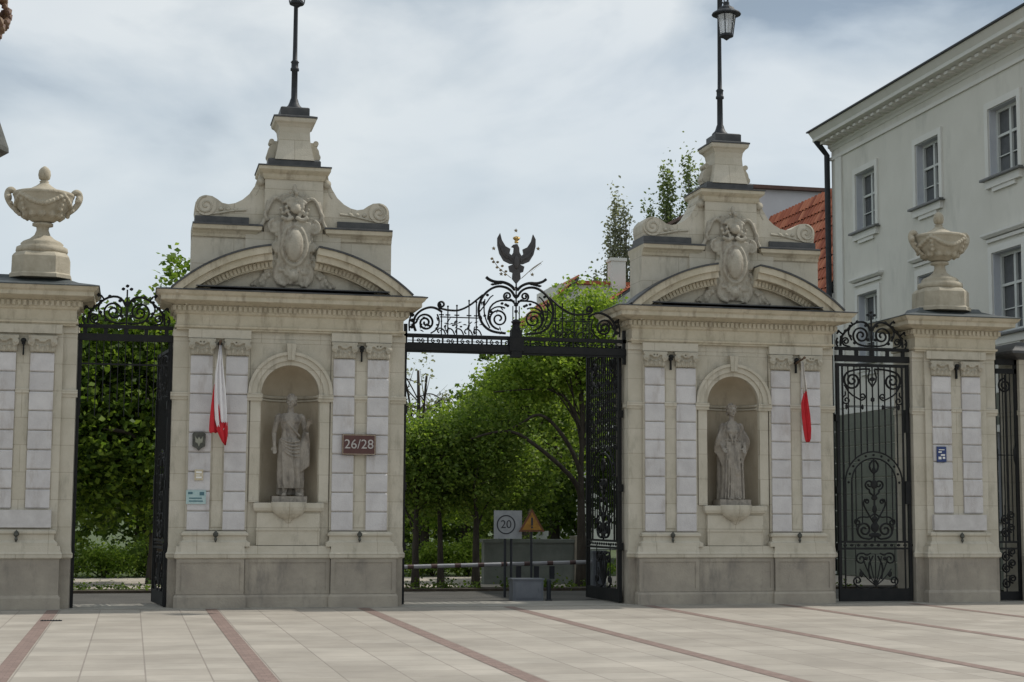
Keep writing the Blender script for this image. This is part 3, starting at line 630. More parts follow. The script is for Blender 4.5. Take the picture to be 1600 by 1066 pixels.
def statue_male():
    bm = B()
    # legs: weight on the viewer-left leg, other knee eased forward
    limb(bm, [(-.095, .0, .98), (-.085, -.02, .55), (-.075, .0, .10)], [.098, .064, .042]); ball(bm, (-.082, .03, .42), (.058, .062, .12), 2)
    limb(bm, [(.095, .0, .98), (.13, -.07, .56), (.15, .03, .10)], [.095, .062, .042]); ball(bm, (.14, .03, .40), (.055, .062, .12), 2)
    for x, y, t in ((-.085, -.06, -.25), (.16, -.03, .35)):
        m = Matrix.Rotation(t, 4, 'Z'); ball(bm, (x, y, .045), (.042, .125, .04), 2, m); ball(bm, (x, y+.09, .05), (.035, .04, .05), 2)
        for k in range(5): ball(bm, Vector((x, y, .03))+m.to_3x3() @ Vector((-.03+.015*k, -.12+.008*k*(1), 0)), (.010, .018, .012), 1)
    # torso
    loft(bm, [ering(-.01, 0, .92, .150, .10), ering(-.015, 0, 1.0, .160, .108), ering(-.005, 0, 1.10, .142, .098), ering(.0, 0, 1.20, .138, .095), ering(.0, -.005, 1.30, .160, .108), ering(0, -.005, 1.40, .185, .115), ering(0, 0, 1.48, .185, .10), ering(0, 0, 1.53, .12, .07)])
    for s in (-1, 1):
        ball(bm, (s*.075, -.085, 1.39), (.078, .045, .06), 2); ball(bm, (s*.19, 0, 1.46), (.062, .062, .065), 2)
        for k in range(3): ball(bm, (s*.032, -.088, 1.27-.075*k), (.028, .018, .034), 1)
    limb(bm, [(0, 0, 1.50), (.005, -.01, 1.63)], [.062, .055])
    head(bm, (.01, -.02, 1.735), .08, -.25)
    limb(bm, [(-.21, 0, 1.45), (-.275, .03, 1.16), (-.27, -.06, .93)], [.056, .044, .030]); hand(bm, (-.27, -.06, .93), (.05, -.2, -1), 1)
    limb(bm, [(.21, 0, 1.45), (.275, .04, 1.19), (.30, -.15, 1.31)], [.056, .044, .030]); hand(bm, (.30, -.15, 1.31), (.1, -.7, .6), -1, .7)
    # drapery: hip wrap, knot, cascade from the bent arm, fall behind the legs
    loft(bm, [ering(.03, .03, .16, .19, .125, .11, 9, .2), ering(.02, .025, .30, .205, .135, .11, 9, .3), ering(.01, .02, .50, .205, .135, .10, 9, .5), ering(.01, .015, .62, .205, .14, .09, 9, .9), ering(.0, .01, .78, .195, .14, .07, 9, 1.3), ering(-.005, 0, .95, .185, .132, .045, 9, 1.6), ering(-.01, 0, 1.06, .168, .12, .03, 9, 1.9)])
    for k in range(5): tube(bm, smoothpts([(-.17+.01*k, -.09, 1.06-.045*k), (0, -.155, .98-.06*k), (.17, -.10, 1.02-.07*k)], 2), .018, 6)
    for k in range(6):
        x = .20+.026*k; tube(bm, smoothpts([(.24+.01*k, .02-.03*k, 1.17), (x, -.06+.012*k, .95), (x+.012*math.sin(k*2), -.05, .70), (x-.01, -.03, .46+.02*k)], 2), [.028]*0 or .027, 6)
    for k in range(7):
        x = -.16+.055*k; tube(bm, [(x, .10, 1.0), (x+.01, .13, .6), (x, .12, .04)], [.04, .045, .05], 8)
    tube(bm, [(.20, .08, 0), (.21, .09, .30), (.22, .08, .55)], [.075, .06, .05], 9)   # tree-stump support
    tube(bm, smoothpts([(-.20, .02, 1.49), (-.10, -.10, 1.40), (.06, -.115, 1.22), (.17, -.05, 1.10)], 2), .022, 6)
    return remesh(bm, .008, 0)
def statue_female():
    bm = B()
    loft(bm, [ering(0, .01, .0, .215, .165, .07, 11, .3), ering(0, .01, .10, .205, .155, .09, 11, .4), ering(.0, .0, .35, .185, .14, .09, 11, .6), ering(.01, -.01, .60, .19, .14, .08, 11, .9), ering(.01, -.005, .85, .20, .135, .06, 11, 1.2), ering(0, 0, 1.0, .185, .125, .05, 11, 1.4), ering(0, 0, 1.14, .145, .105, .04, 11, 1.7), ering(0, 0, 1.20, .14, .10, .02, 9, 2), ering(0, -.01, 1.32, .165, .12, .03, 9, 2), ering(0, 0, 1.43, .175, .10, .02, 9, 2), ering(0, 0, 1.50, .12, .075), ering(0, 0, 1.54, .07, .05)])
    for s in (-1, 1):
        ball(bm, (s*.075, -.10, 1.335), (.066, .058, .064), 2); ball(bm, (s*.17, 0, 1.44), (.062, .06, .062), 2)
        ball(bm, (s*.07, -.15, .03), (.04, .08, .035), 2)
        limb(bm, [(s*.19, 0, 1.42), (s*.245, .03, 1.17), (s*.215, -.12, 1.02)], [.052, .045, .030]); hand(bm, (s*.215, -.12, 1.02), (-s*.25, -.5, -.7), s, .6)
        for k in range(7):   # cloak falling off the arms
            x = s*(.15+.028*k); tube(bm, smoothpts([(s*(.14+.015*k), .03-.01*k, 1.45-.02*k), (x, -.02-.012*k, 1.15), (s*(.17+.024*k), -.06+.02*k, .95), (s*(.18+.014*k), .0, .66+.04*k)], 2), .03, 6)
        for k in range(4): tube(bm, smoothpts([(s*(.12-.02*k), -.08, 1.47), (s*(.10-.02*k), -.135, 1.28-.02*k), (s*.02, -.12, 1.17-.03*k)], 2), .014, 6)
    ball(bm, (.06, -.12, .56), (.07, .06, .12), 2)   # knee under the cloth
    for k in range(8):
        x = -.15+.043*k; tube(bm, smoothpts([(x*.8, -.10, 1.12), (x, -.135, .80), (x*1.1+.02*math.sin(k), -.13, .40), (x*1.2, -.15, .03)], 2), [.015]*0 or .017, 6)
    for k in range(7):
        x = -.20+.066*k; tube(bm, [(x*.9, .07, 1.40), (x, .12, .8), (x, .13, .02)], [.04, .05, .06], 8)
    tube(bm, [(.14*math.cos(t), .105*math.sin(t), 1.165) for t in [2*math.pi*i/20 for i in range(21)]], .02, 6)
    limb(bm, [(0, 0, 1.50), (0, -.005, 1.63)], [.055, .048])
    head(bm, (0, -.02, 1.735), -.05, .12, True)
    return remesh(bm, .008, 0)
for nm, fn, x, lb in (('statue', statue_male, 1.90, 'stone statue of a half draped man with one arm bent, in the left pillar niche'),
                  ('statue', statue_female, 10.32, 'stone statue of a woman in a long robe, in the right pillar niche')):
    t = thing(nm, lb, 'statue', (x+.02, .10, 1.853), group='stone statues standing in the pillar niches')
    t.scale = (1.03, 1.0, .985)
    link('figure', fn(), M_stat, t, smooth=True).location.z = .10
    bm = B(); box(bm, -.30, .30, -.20, .22, 0, .115); link('base', bm, M_stat, t, bevel=.012)

# ------------------------------------------------------------------ lamp posts
def make_lamp(label, x):
    root = thing('lamp_post', label, 'lamp post', (x, .34, 9.075), group='tall lantern masts on top of the gate pillars')
    bm = B(); lathe(bm, [(.17, 0), (.16, .05), (.11, .10), (.085, .16), (.075, .20), (.058, .24), (.055, .75), (.08, .76), (.08, .80), (.065, .82), (.065, .90), (.08, .92), (.045, .96), (.042, 1.2), (.034, 3.15), (.05, 3.17), (.05, 3.22), (.02, 3.3), (.005, 3.5)], 0, 0, 14); link('pole', bm, M_iron2, root, smooth=True)
    bm = B(); tube(bm, [(0, y, z) for y, z in smoothpts([(0, 2.2), (-.12, 2.75), (-.30, 3.02), (-.46, 2.93), (-.48, 2.68), (-.48, 2.56)])], .018, 8)
    tube(bm, [(0, y, z) for y, z in spiral(-.2, 2.62, .12, .02, 60, 1.3)], .012, 6); link('bracket', bm, M_iron2, root, smooth=True)
    lan = B(); c = (-.03, -.48)
    lathe(lan, [(.02, 2.58), (.06, 2.56), (.06, 2.50), (.10, 2.475), (.15, 2.445), (.17, 2.40), (.26, 2.355), (.285, 2.33), (.285, 2.31), (.18, 2.30)], *c, 16)
    lathe(lan, [(.125, 1.87), (.135, 1.88), (.135, 1.91), (.10, 1.92)], *c, 16); lathe(lan, [(.01, 1.80), (.05, 1.83), (.10, 1.87)], *c, 12)
    for i in range(6):
        a = 2*math.pi*i/6; tube(lan, [(c[0]+.132*math.cos(a), c[1]+.132*math.sin(a), 1.90), (c[0]+.19*math.cos(a), c[1]+.19*math.sin(a), 2.32)], .011, 5)
    ln = link('lantern', lan, M_iron2, root)
    g = B(); lathe(g, [(.10, 1.925), (.118, 1.93), (.175, 2.295), (.15, 2.298)], *c, 12); link('glass', g, M_glass, ln)
    return root
lA = make_lamp('tall lantern mast on the left pedimented pillar, its lantern cut off at the top', 1.90)
lB = copy_tree(lA); lB.location.x = 10.25; lB['label'] = 'tall lantern mast on the right pedimented pillar, its lantern fully in view'
lA.scale.z = 1.0

# ornate lantern hanging into the picture at the far left edge (a street lamp standing just outside)
root = thing('street_lamp', 'ornate bronze and gilt street lamp reaching in at the top left edge', 'street lamp', (-2.96, -9, 0))
bm = B(); lathe(bm, [(.20, 0), (.20, .5), (.12, .6), (.07, .9), (.05, 5.2), (.08, 5.3), (.04, 5.5)], 0, 0, 14); link('pole', bm, M_bronze, root, smooth=True)
bm = B(); lathe(bm, [(.18, 5.45), (.24, 5.5), (.38, 5.98), (.36, 6.0)], 0, 0, 8); lb = link('glass', bm, M_glass, root)
bm = B(); lathe(bm, [(.50, 5.98), (.565, 6.02), (.56, 6.08), (.44, 6.42), (.30, 6.75), (.12, 6.95), (.05, 7.05), (.04, 7.3)], 0, 0, 8)
link('hood', bm, M_bronze, root)
bm = B()
for k in range(150):
    a = rnd.uniform(0, 6.28); z = rnd.uniform(-.28, .40); r = .48*math.sqrt(max(.05, 1-(z/.42)**2)); ball(bm, (r*1.02*math.cos(a), r*1.02*math.sin(a), 7.74+z), rnd.uniform(.035, .075), 1)
lathe(bm, [(.03, 7.2), (.22, 7.35), (.34, 7.55), (.36, 7.75), (.2, 7.95), (.05, 8.1)], 0, 0, 12)
M_fin = mat('bronze_and_red_finial', (.08, .03, .025), .6, (.20, .13, .07), 14); link('finial', bm, M_fin, root)

# ------------------------------------------------------------------ ironwork
Y0 = .0
def T2(bm, pts, r, y=0, k=2, flat=1.4): tube(bm, P3(smoothpts(pts, k), y), r*1.3, 6, flat)
def scrollpair(bm, pts, r, y=0, k=2):
    for s in (-1, 1): T2(bm, [(s*x, z) for x, z in pts], r, y, k)
root = thing('gate_overthrow', 'black iron overthrow with scrolls and a crowned eagle above the central gateway', 'gate arch', (6.10, .15, 0))
bm = B(); box(bm, -2.12, 2.14, -.03, .03, 4.905, 4.975); box(bm, -2.12, 2.14, -.05, .05, 4.665, 4.795); box(bm, -2.12, 2.14, -.035, .035, 4.63, 4.66)
for x in (-2.09, 2.11): box(bm, x-.03, x+.03, -.03, .03, 4.5, 5.15)
for k in range(15):
    x = -1.95+3.9*k/14
    if abs(x) > .15: box(bm, x-.015, x+.015, -.012, .012, 4.79, 4.91)
link('crossbar', bm, M_iron, root)
bm = B()
for k in range(14):
    x = -1.81+3.62*k/13; s = 1 if k % 2 else -1
    T2(bm, spiral(x-.04, 4.85, .045, .01, 90*s, 1.1, 8), .009, 0, 0); T2(bm, spiral(x+.05, 4.85, .04, .01, -90*s, 1.1, 8), .009, 0, 0)
box(bm, -2.05, 2.05, -.006, .006, 4.845, 4.857); box(bm, -2.05, 2.05, -.012, .012, 4.80, 4.815)
link('crossbar_scroll', bm, M_iron, root)
bm = B(); box(bm, -.10, .10, -.08, .08, 4.58, 5.10); box(bm, -.14, .14, -.09, .09, 4.70, 4.95); lathe(bm, [(.09, 5.10), (.06, 5.2), (.10, 5.25), (.03, 5.3)], 0, 0, 10); link('centre_boss', bm, M_iron, root, bevel=.01)
bm = B()
a = [(-.20, 5.03), (-.46, 5.05), (-.63, 5.163), (-.71, 5.341), (-.722, 5.521), (-.655, 5.704), (-.518, 5.845), (-.357, 5.919), (-.196, 5.902), (-.08, 5.827), (-.03, 5.73)]
scrollpair(bm, a, .019)
scrollpair(bm, [(.03, 5.64), (.15, 5.655), (.34, 5.645), (.48, 5.55), (.535, 5.40), (.515, 5.24), (.43, 5.13), (.30, 5.09)]+spiral(.33, 5.30, .19, .03, -70, 1.9, 26), .014, 0, 1)
scrollpair(bm, spiral(.33, 5.30, .235, .21, 120, -.35, 8), .012, 0, 1)
scrollpair(bm, [(.03, 5.60)]+spiral(.165, 5.735, .09, .02, 220, 1.6, 18), .015, 0, 1)
scrollpair(bm, [(.02, 5.85), (.10, 5.94), (.25, 6.0), (.40, 5.99), (.52, 6.03), (.58, 6.08)], .022)
for s in (-1, 1):
    for i in range(4): ball(bm, (s*(.30+.05*i), 0, 5.975-.01*i), (.05, .02, .025), 1)
    for i, (x, z) in enumerate(((.20, 5.57), (.27, 5.59), (.16, 5.55), (.62, 5.60), (.55, 5.74), (.47, 5.42), (.60, 5.35))): ball(bm, (s*x, 0, z), (.035, .02, .03), 1)
scrollpair(bm, [(.60, 5.66), (.62, 5.45), (.58, 5.27), (.50, 5.12)], .010)
scrollpair(bm, [(.70, 5.42), (.56, 5.60), (.50, 5.70), (.44, 5.74)], .010)
scrollpair(bm, [(.64, 5.74), (.82, 5.585), (.91, 5.52), (1.02, 5.46), (1.13, 5.425), (1.30, 5.43), (1.40, 5.45)]+spiral(1.42, 5.53, .075, .02, -90, 1.4, 14), .016, 0, 1)
scrollpair(bm, [(1.42, 5.40), (1.52, 5.46), (1.64, 5.48), (1.80, 5.42), (1.92, 5.30), (1.95, 5.15), (1.90, 5.02)], .018)
scrollpair(bm, [(1.93, 5.16)]+spiral(1.72, 5.185, .17, .02, 0, 2.1, 30), .016, 0, 1)
scrollpair(bm, [(2.02, 5.02), (2.03, 5.2), (1.98, 5.34), (2.05, 5.40)], .012)
scrollpair(bm, [(1.50, 5.35), (1.45, 5.2), (1.52, 5.05), (1.62, 4.99)], .012)
for s in (-1, 1):
    for x, z1 in ((1.30, 5.50), (1.13, 5.52), (.90, 5.62), (1.42, 5.40), (.76, 5.60)):
        box(bm, s*x-.010, s*x+.010, -.010, .010, 4.97, z1); box(bm, s*x-.045, s*x+.045, -.010, .010, 5.33, 5.352); ball(bm, (s*x, 0, z1), .022, 1); ball(bm, (s*x, 0, 5.22), .02, 1)
    box(bm, min(s*.72, s*1.45), max(s*.72, s*1.45), -.008, .008, 5.29, 5.31)
    for k in range(5): T2(bm, [(s*(.66+.17*k), 4.98), (s*(.70+.17*k), 5.07), (s*(.78+.17*k), 5.10), (s*(.82+.17*k), 5.03), (s*(.78+.17*k), 5.0)], .010, 0, 2)
    for k in range(8): ball(bm, (s*(.75+.15*k), 0, 5.13+.02*(k % 2)), (.03, .015, .02), 1)
    for z in (5.10, 5.22, 5.32): ball(bm, (s*1.97, 0, z), (.05, .02, .04), 1)
ro_ = random.Random(3)
for s in (-1, 1):
    for i in range(46):
        x = ro_.uniform(.25, 2.0); zt = 5.75-.62*max(0, x-.7) if x < 1.2 else 5.42
        z = ro_.uniform(5.0, min(zt, 5.0+.28+.3*(x < .75))); a = ro_.uniform(0, 3.14); tube(bm, [(s*(x-.04*math.cos(a)), 0, z-.04*math.sin(a)), (s*x, .0, z+.008), (s*(x+.045*math.cos(a)), 0, z+.045*math.sin(a))], [.005, .016, .004], 4)
for x in (-.062, .062): box(bm, x-.008, x+.008, -.01, .01, 5.1, 5.55)
box(bm, -.012, .012, -.012, .012, 5.05, 6.0)
for z, r in ((5.45, .04), (5.58, .05), (5.73, .05), (5.9, .03)): ball(bm, (0, 0, z), (r, r*.6, r), 1)
link('scrollwork', bm, M_iron, root)
eg = [(-.016, 6.725), (-.067, 6.709), (-.102, 6.667), (-.051, 6.655), (-.057, 6.568), (-.094, 6.507), (-.136, 6.542), (-.12, 6.629), (-.213, 6.676), (-.283, 6.787), (-.319, 6.922), (-.369, 6.829), (-.368, 6.692), (-.328, 6.534), (-.246, 6.40), (-.13, 6.348), (-.056, 6.344), (-.153, 6.301), (-.129, 6.20), (-.071, 6.179), (-.082, 6.065), (0, 5.966)]
full = eg+[(-x, z) for x, z in eg[::-1] if x < -.001 and not (x < -.095 and z > 6.65 and x > -.11)]
full = [q for q in full if q != (.067, 6.709)]
bm = B(); prism(bm, full, -.025, .025)
ball(bm, (0, -.03, 6.38), (.06, .04, .14), 2)
for s in (-1, 1):
    for k in range(5): tube(bm, [(s*.08, -.03, 6.45-.015*k), (s*(.20+.02*k), -.035, 6.46+.03*k), (s*(.30+.012*k), -.03, 6.56+.05*k)], [.014, .016, .006], 5)
M_eagle = mat('dark_bronze_eagle', (.035, .033, .036), .55, (.06, .055, .055), 9, .2); eo = link('eagle_emblem', bm, M_eagle, root)
bm = B(); lathe(bm, [(.035, 6.745), (.04, 6.77), (.03, 6.79), (.07, 6.83), (.06, 6.85), (.012, 6.88)], 0, 0, 10)
for k in range(5): ball(bm, (.06*math.cos(k*1.257), .06*math.sin(k*1.257), 6.85), .014, 1)
link('crown', bm, M_gold, eo)
def star(bm, x, z, r=.04):
    prism(bm, [(x+(r if i % 2 == 0 else r*.45)*math.sin(math.pi*i/5), z+(r if i % 2 == 0 else r*.45)*math.cos(math.pi*i/5)) for i in range(10)], -.012, .012)
for x, z in ((-.01, 6.985), (-.437, 6.627), (.422, 6.657), (-.29, 6.148), (.31, 6.16)):
    bm = B(); star(bm, x, z); link('star', bm, M_dgold, root)
bm = B(); tube(bm, P3(smoothpts([(-.10, 6.08), (-.25, 6.19), (-.38, 6.30), (-.47, 6.46)])), .006, 5)
for x, z in ((-.47, 6.43), (-.44, 6.37), (-.36, 6.37), (-.37, 6.27), (-.27, 6.30), (-.30, 6.22), (-.20, 6.20), (-.21, 6.14)): ball(bm, (x, 0, z), (.034, .012, .026), 1)
link('laurel_branch', bm, M_dgold, root)
bm = B(); tube(bm, P3(smoothpts([(.10, 6.08), (.21, 6.18), (.32, 6.29), (.47, 6.39)])), .007, 5)
for k in range(9):
    t = k/8; x, z = .25+.21*t, 6.22+.16*t
    for s in (-1, 1): tube(bm, [(x, 0, z), (x+.03+.03*(s > 0), 0, z+.015+.035*s)], [.008, .003], 4)
link('palm_branch', bm, M_dgold, root)

def leaf_panel(root, w_, top, arch_z, arch_r, m=M_iron, lockside=1):
    """one gate leaf, hinge at x=0, running to x=w_; parts go under root"""
    bm = B(); c = w_/2
    for x in (.03, w_-.03): box(bm, x-.03, x+.03, -.03, .03, .03, top)
    box(bm, 0.06, w_-.06, -.02, .02, top-.06, top); box(bm, .06, w_-.06, -.025, .025, .03, .27); box(bm, .06, w_-.06, -.02, .02, 1.02, 1.06); box(bm, .06, w_-.06, -.02, .02, 1.15, 1.19)
    for x in (.14, w_-.14): box(bm, x-.012, x+.012, -.015, .015, .2, top-.06)
    link('frame', bm, m, root)
    bm = B(); n = int(w_/.125)
    for i in range(1, n):
        x = w_*i/n; dx = abs(x-c); z0 = arch_z+math.sqrt(max(0, arch_r**2-dx**2)) if dx < arch_r else 1.19
        box(bm, x-.011, x+.011, -.011, .011, z0, top-.06)
        if dx < arch_r*.82: 
            z1 = arch_z+math.sqrt(max(0, (arch_r-.13)**2-dx**2)) if dx < arch_r-.13 else arch_z
            if dx > .16: box(bm, x-.009, x+.009, -.009, .009, 1.19+.55*(1-dx/arch_r), z1)
    link('bars', bm, m, root)
    bm = B()
    for r_ in (arch_r, arch_r-.13): tube(bm, P3(arc(c, arch_z, r_, 0, 180, 20)), .016, 6)
    for r_ in (arch_r, arch_r-.13):
        for s in (-1, 1): box(bm, c+s*r_-.014, c+s*r_+.014, -.014, .014, 1.19, arch_z)
    for k in range(11):
        a = R(180*k/10); x, z = c+(arch_r-.065)*math.cos(a), arch_z+(arch_r-.065)*math.sin(a); ball(bm, (x, 0, z), .028, 1)
    link('arch_rail', bm, m, root)
    bm = B()
    def sp(pts, r=.012):
        for s in (-1, 1): T2(bm, [(c+s*x, z) for x, z in pts], r, 0, 1)
    sp([(.02, 1.3), (.10, 1.22)]+spiral(.22, 1.40, .17, .03, -100, 1.7, 22), .015)
    sp([(.0, 1.72), (.12, 1.64), (.30, 1.66), (.40, 1.58)]+spiral(.36, 1.55, .07, .02, 60, -1.2, 10))
    sp([(.0, 1.5), (.16, 1.75), (.24, 1.9), (.20, 2.0)]+spiral(.16, 1.95, .05, .02, 40, 1.2, 10))
    sp([(.0, 2.05), (.10, 2.12)]+spiral(.10, 2.28, .10, .025, -90, 1.3, 14), .014)
    sp([(.0, 2.5), (.07, 2.55), (.10, 2.66), (.03, 2.75)], .014)
    for z, rx, rz in ((1.45, .09, .10), (1.62, .06, .05), (1.8, .05, .09), (2.02, .07, .05), (2.28, .08, .09), (2.55, .04, .08), (1.30, .14, .05)): ball(bm, (c, 0, z), (rx, .025, rz), 2)
    box(bm, c-.014, c+.014, -.014, .014, 1.19, arch_z+arch_r-.13)
    for k in range(7):   # fan of leaves in the bottom panel
        a = R(30+20*k); tube(bm, P3(smoothpts([(c, .32), (c+.22*math.cos(a), .32+.30*math.sin(a)), (c+.38*math.cos(a), .36+.60*math.sin(a)*.95)])), [.012]*0 or .013, 5)
    sp([(.05, .30), (.2, .26), (.38, .30)]+spiral(.38, .42, .10, .02, -90, 1.4, 12)); sp([(.10, .95)]+spiral(.30, .84, .13, .02, 150, -1.5, 16))
    sp([(.05, .9), (.16, .7), (.12, .45)])
    for k in range(int(w_/.14)): ball(bm, (.14+k*.14, 0, 1.105), (.045, .02, .03), 1)
    for s in (-1, 1): ball(bm, (c+s*.3, 0, .55), (.05, .02, .07), 1); ball(bm, (c+s*.2, 0, .85), (.05, .02, .04), 1)
    box(bm, c-.42, c+.42, -.008, .008, .30, .312); box(bm, c-.42, c+.42, -.008, .008, .93, .94)
    for k in (-.42, .408): box(bm, c+k, c+k+.012, -.008, .008, .27, 1.12)
    link('lower_scrollwork', bm, m, root)
    bm = B()
    sp([(.05, top-.10), (.18, top-.10), (.36, top-.12)]+spiral(c*.55, top-.33, .19, .03, 60, -1.9, 26), .016)
    sp([(c*.55+.17, top-.42), (c*.62, top-.60), (c*.30, top-.72)]+spiral(c*.28, top-.64, .07, .02, -90, -1.2, 10)); sp([(c*.75, top-.55)]+spiral(c*.72, top-.72, .10, .02, 80, -1.4, 12))
    sp([(.0, top-.45), (.10, top-.30), (.05, top-.12)]); ball(bm, (c, 0, top-.7), (.05, .02, .06), 1); ball(bm, (c, 0, top-.3), (.07, .02, .05), 1)
    box(bm, c-w_*.38, c+w_*.38, -.008, .008, top-.83, top-.82); box(bm, c-w_*.36, c-w_*.14, -.01, .01, top-.86, top-.84); box(bm, c+w_*.14, c+w_*.36, -.01, .01, top-.86, top-.84)
    for s in (-1, 1):
        for x in (.14, .36): ball(bm, (c+s*w_*x, 0, top-.85), (.03, .02, .06), 1)
    link('upper_scrollwork', bm, m, root)
    for z in (1.0, 2.1, 3.5): bm = B(); box(bm, -.03, .05, -.05, .05, z, z+.14); link('hinge', bm, m, root)
    bm = B(); box(bm, w_-.12, w_-.01, -.045, .045, 1.9, 2.35); link('lock', bm, m, root)
    bm = B(); box(bm, w_-.09, w_-.04, -.05, .05, 3.3, 3.75); link('bolt_box', bm, m, root)
def side_overthrow(root, w_, m=M_iron):
    bm = B(); box(bm, -w_/2, w_/2, -.03, .03, 4.90, 4.965); box(bm, -w_/2, w_/2, -.04, .04, 4.68, 4.80)
    for k in range(5): x = -w_/2+.12+(w_-.24)*k/4; box(bm, x-.035, x+.035, -.02, .02, 4.79, 4.91)
    link('crossbar', bm, m, root)
    bm = B()
    def sp(pts, r=.013):
        for s in (-1, 1): T2(bm, [(s*x, z) for x, z in pts], r, 0, 1)
    sp([(.02, 5.0), (.12, 4.99)]+spiral(.22, 5.20, .19, .03, -80, 1.9, 26), .015)
    sp([(.02, 5.30), (.08, 5.43), (.20, 5.48), (.36, 5.44), (.50, 5.32), (.60, 5.22), (.66, 5.10), (.66, 4.98)], .017)
    sp([(.46, 4.97), (.58, 5.00)]+spiral(.55, 5.08, .085, .02, -60, 1.5, 16)); sp([(.40, 5.42), (.46, 5.50), (.50, 5.46)]); sp([(.62, 5.22), (.70, 5.28), (.73, 5.22)])
    sp([(.42, 5.1), (.50, 5.25), (.45, 5.36)]); sp([(.72, 4.97), (.76, 5.06), (.72, 5.14)])
    for s in (-1, 1):
        for x, z in ((.30, 5.47), (.45, 5.38), (.55, 5.28), (.64, 5.16), (.12, 5.40), (.36, 5.05), (.45, 5.18), (.73, 5.05), (.08, 5.12), (.5, 5.5), (.70, 5.27)): ball(bm, (s*x, 0, z), (.04, .018, .035), 1)
    box(bm, -.014, .014, -.014, .014, 4.95, 5.60); ball(bm, (0, 0, 5.36), (.04, .03, .05), 1); ball(bm, (0, 0, 5.16), (.03, .02, .09), 1)
    for dx, dz in ((0, 5.665), (-.07, 5.61), (.07, 5.61)): ball(bm, (dx, 0, dz), (.038, .02, .032), 1)
    link('scrollwork', bm, m, root)

r1 = thing('side_gate_overthrow', 'arched iron scrollwork with a small cross over the open left side gateway', 'gate arch', (-1.0, .12, 0), group='iron overthrows above the side gates'); side_overthrow(r1, 1.64)
bm = B()
for k in range(13): x = -.75+1.5*k/12; box(bm, x-.008, x+.008, -.008, .008, 3.35+.22*math.cos(k*math.pi/3)*0+(.25 if k % 2 else 0), 4.69)
box(bm, -.78, .78, -.01, .01, 4.25, 4.28)
link('hanging_bars', bm, M_iron, r1)
bm = B(); box(bm, -.815, -.76, -.025, .03, .02, 4.68); box(bm, .765, .815, -.025, .03, .02, 4.68); link('post', bm, M_iron, r1)
r2_ = thing('side_gate_overthrow', 'arched iron scrollwork with a small cross over the closed right side gate', 'gate arch', (13.29, .12, 0), group='iron overthrows above the side gates'); side_overthrow(r2_, 1.56)
g1 = thing('iron_gate', 'closed black iron gate leaf between right pillar and pier with the blue sign', 'gate', (12.52, .12, 0)); leaf_panel(g1, 1.54, 4.64, 2.32, .60)
g2 = thing('iron_gate', 'iron gate leaf swung open, seen edge on against the right pillar', 'gate', (8.17, .27, 0), R(92)); leaf_panel(g2, 2.05, 4.87, 2.2, .80)
bm = B(); 
for k in range(18):
    for q in range(5):
        x, z = .18+k*.10, 2.95+q*.36+.18*(k % 2); tube(bm, P3(spiral(x, z, .075, .02, 90*(-1)**k, 1.2, 8)), .010, 4)
for q in range(5): box(bm, .1, 1.95, -.006, .006, 2.95+q*.36, 2.962+q*.36); box(bm, .1, 1.95, -.006, .006, 3.13+q*.36, 3.142+q*.36)
link('curled_infill', bm, M_iron, g2)
g3 = thing('iron_gate', 'iron gate leaf swung open behind the left pillar, only its edge showing', 'gate', (4.03, .27, 0), R(89)); leaf_panel(g3, 2.02, 4.60, 2.2, .78)
g4 = thing('iron_gate', 'iron gate leaf folded back at the right side of the left gateway', 'gate', (-.21, .27, 0), R(97)); leaf_panel(g4, 1.50, 4.60, 2.2, .60)
g5 = thing('iron_gate', 'narrow strip of iron gate at the far right edge between pier and gatepost', 'gate', (15.90, .12, 0))
bm = B(); box(bm, 0, .05, -.03, .03, .03, 4.8); box(bm, .46, .52, -.03, .03, .03, 4.8); box(bm, 0, .52, -.03, .03, 4.70, 4.82); box(bm, 0, .52, -.03, .03, 4.52, 4.62); box(bm, 0.05, .46, -.025, .025, .03, .2); box(bm, .05, .46, -.02, .02, 1.02, 1.06); box(bm, .05, .46, -.02, .02, 1.15, 1.19); link('frame', bm, M_iron, g5)
bm = B()
for x in (.14, .21, .29, .37): box(bm, x-.009, x+.009, -.01, .01, 1.19, 4.52)
link('bars', bm, M_iron, g5)
bm = B(); T2(bm, spiral(.26, 4.28, .15, .02, 90, 2, 26), .014, 0, 0)
for z in (.35, .65, .88, 1.35, 1.6): T2(bm, spiral(.20, z, .10, .02, 90, 1.6, 14), .013, 0, 0); T2(bm, spiral(.33, z+.1, .09, .02, -90, -1.6, 14), .013, 0, 0)
ball(bm, (.05, 0, 2.9), (.04, .03, .22), 1); ball(bm, (.45, 0, 2.9), (.04, .03, .22), 1); box(bm, .19, .205, -.012, .012, .2, 1.9); box(bm, .255, .27, -.012, .012, 1.19, 4.5); box(bm, .03, .48, -.01, .01, 2.88, 2.90); box(bm, .18, .35, -.01, .01, .5, .515)
link('scrollwork', bm, M_iron, g5)

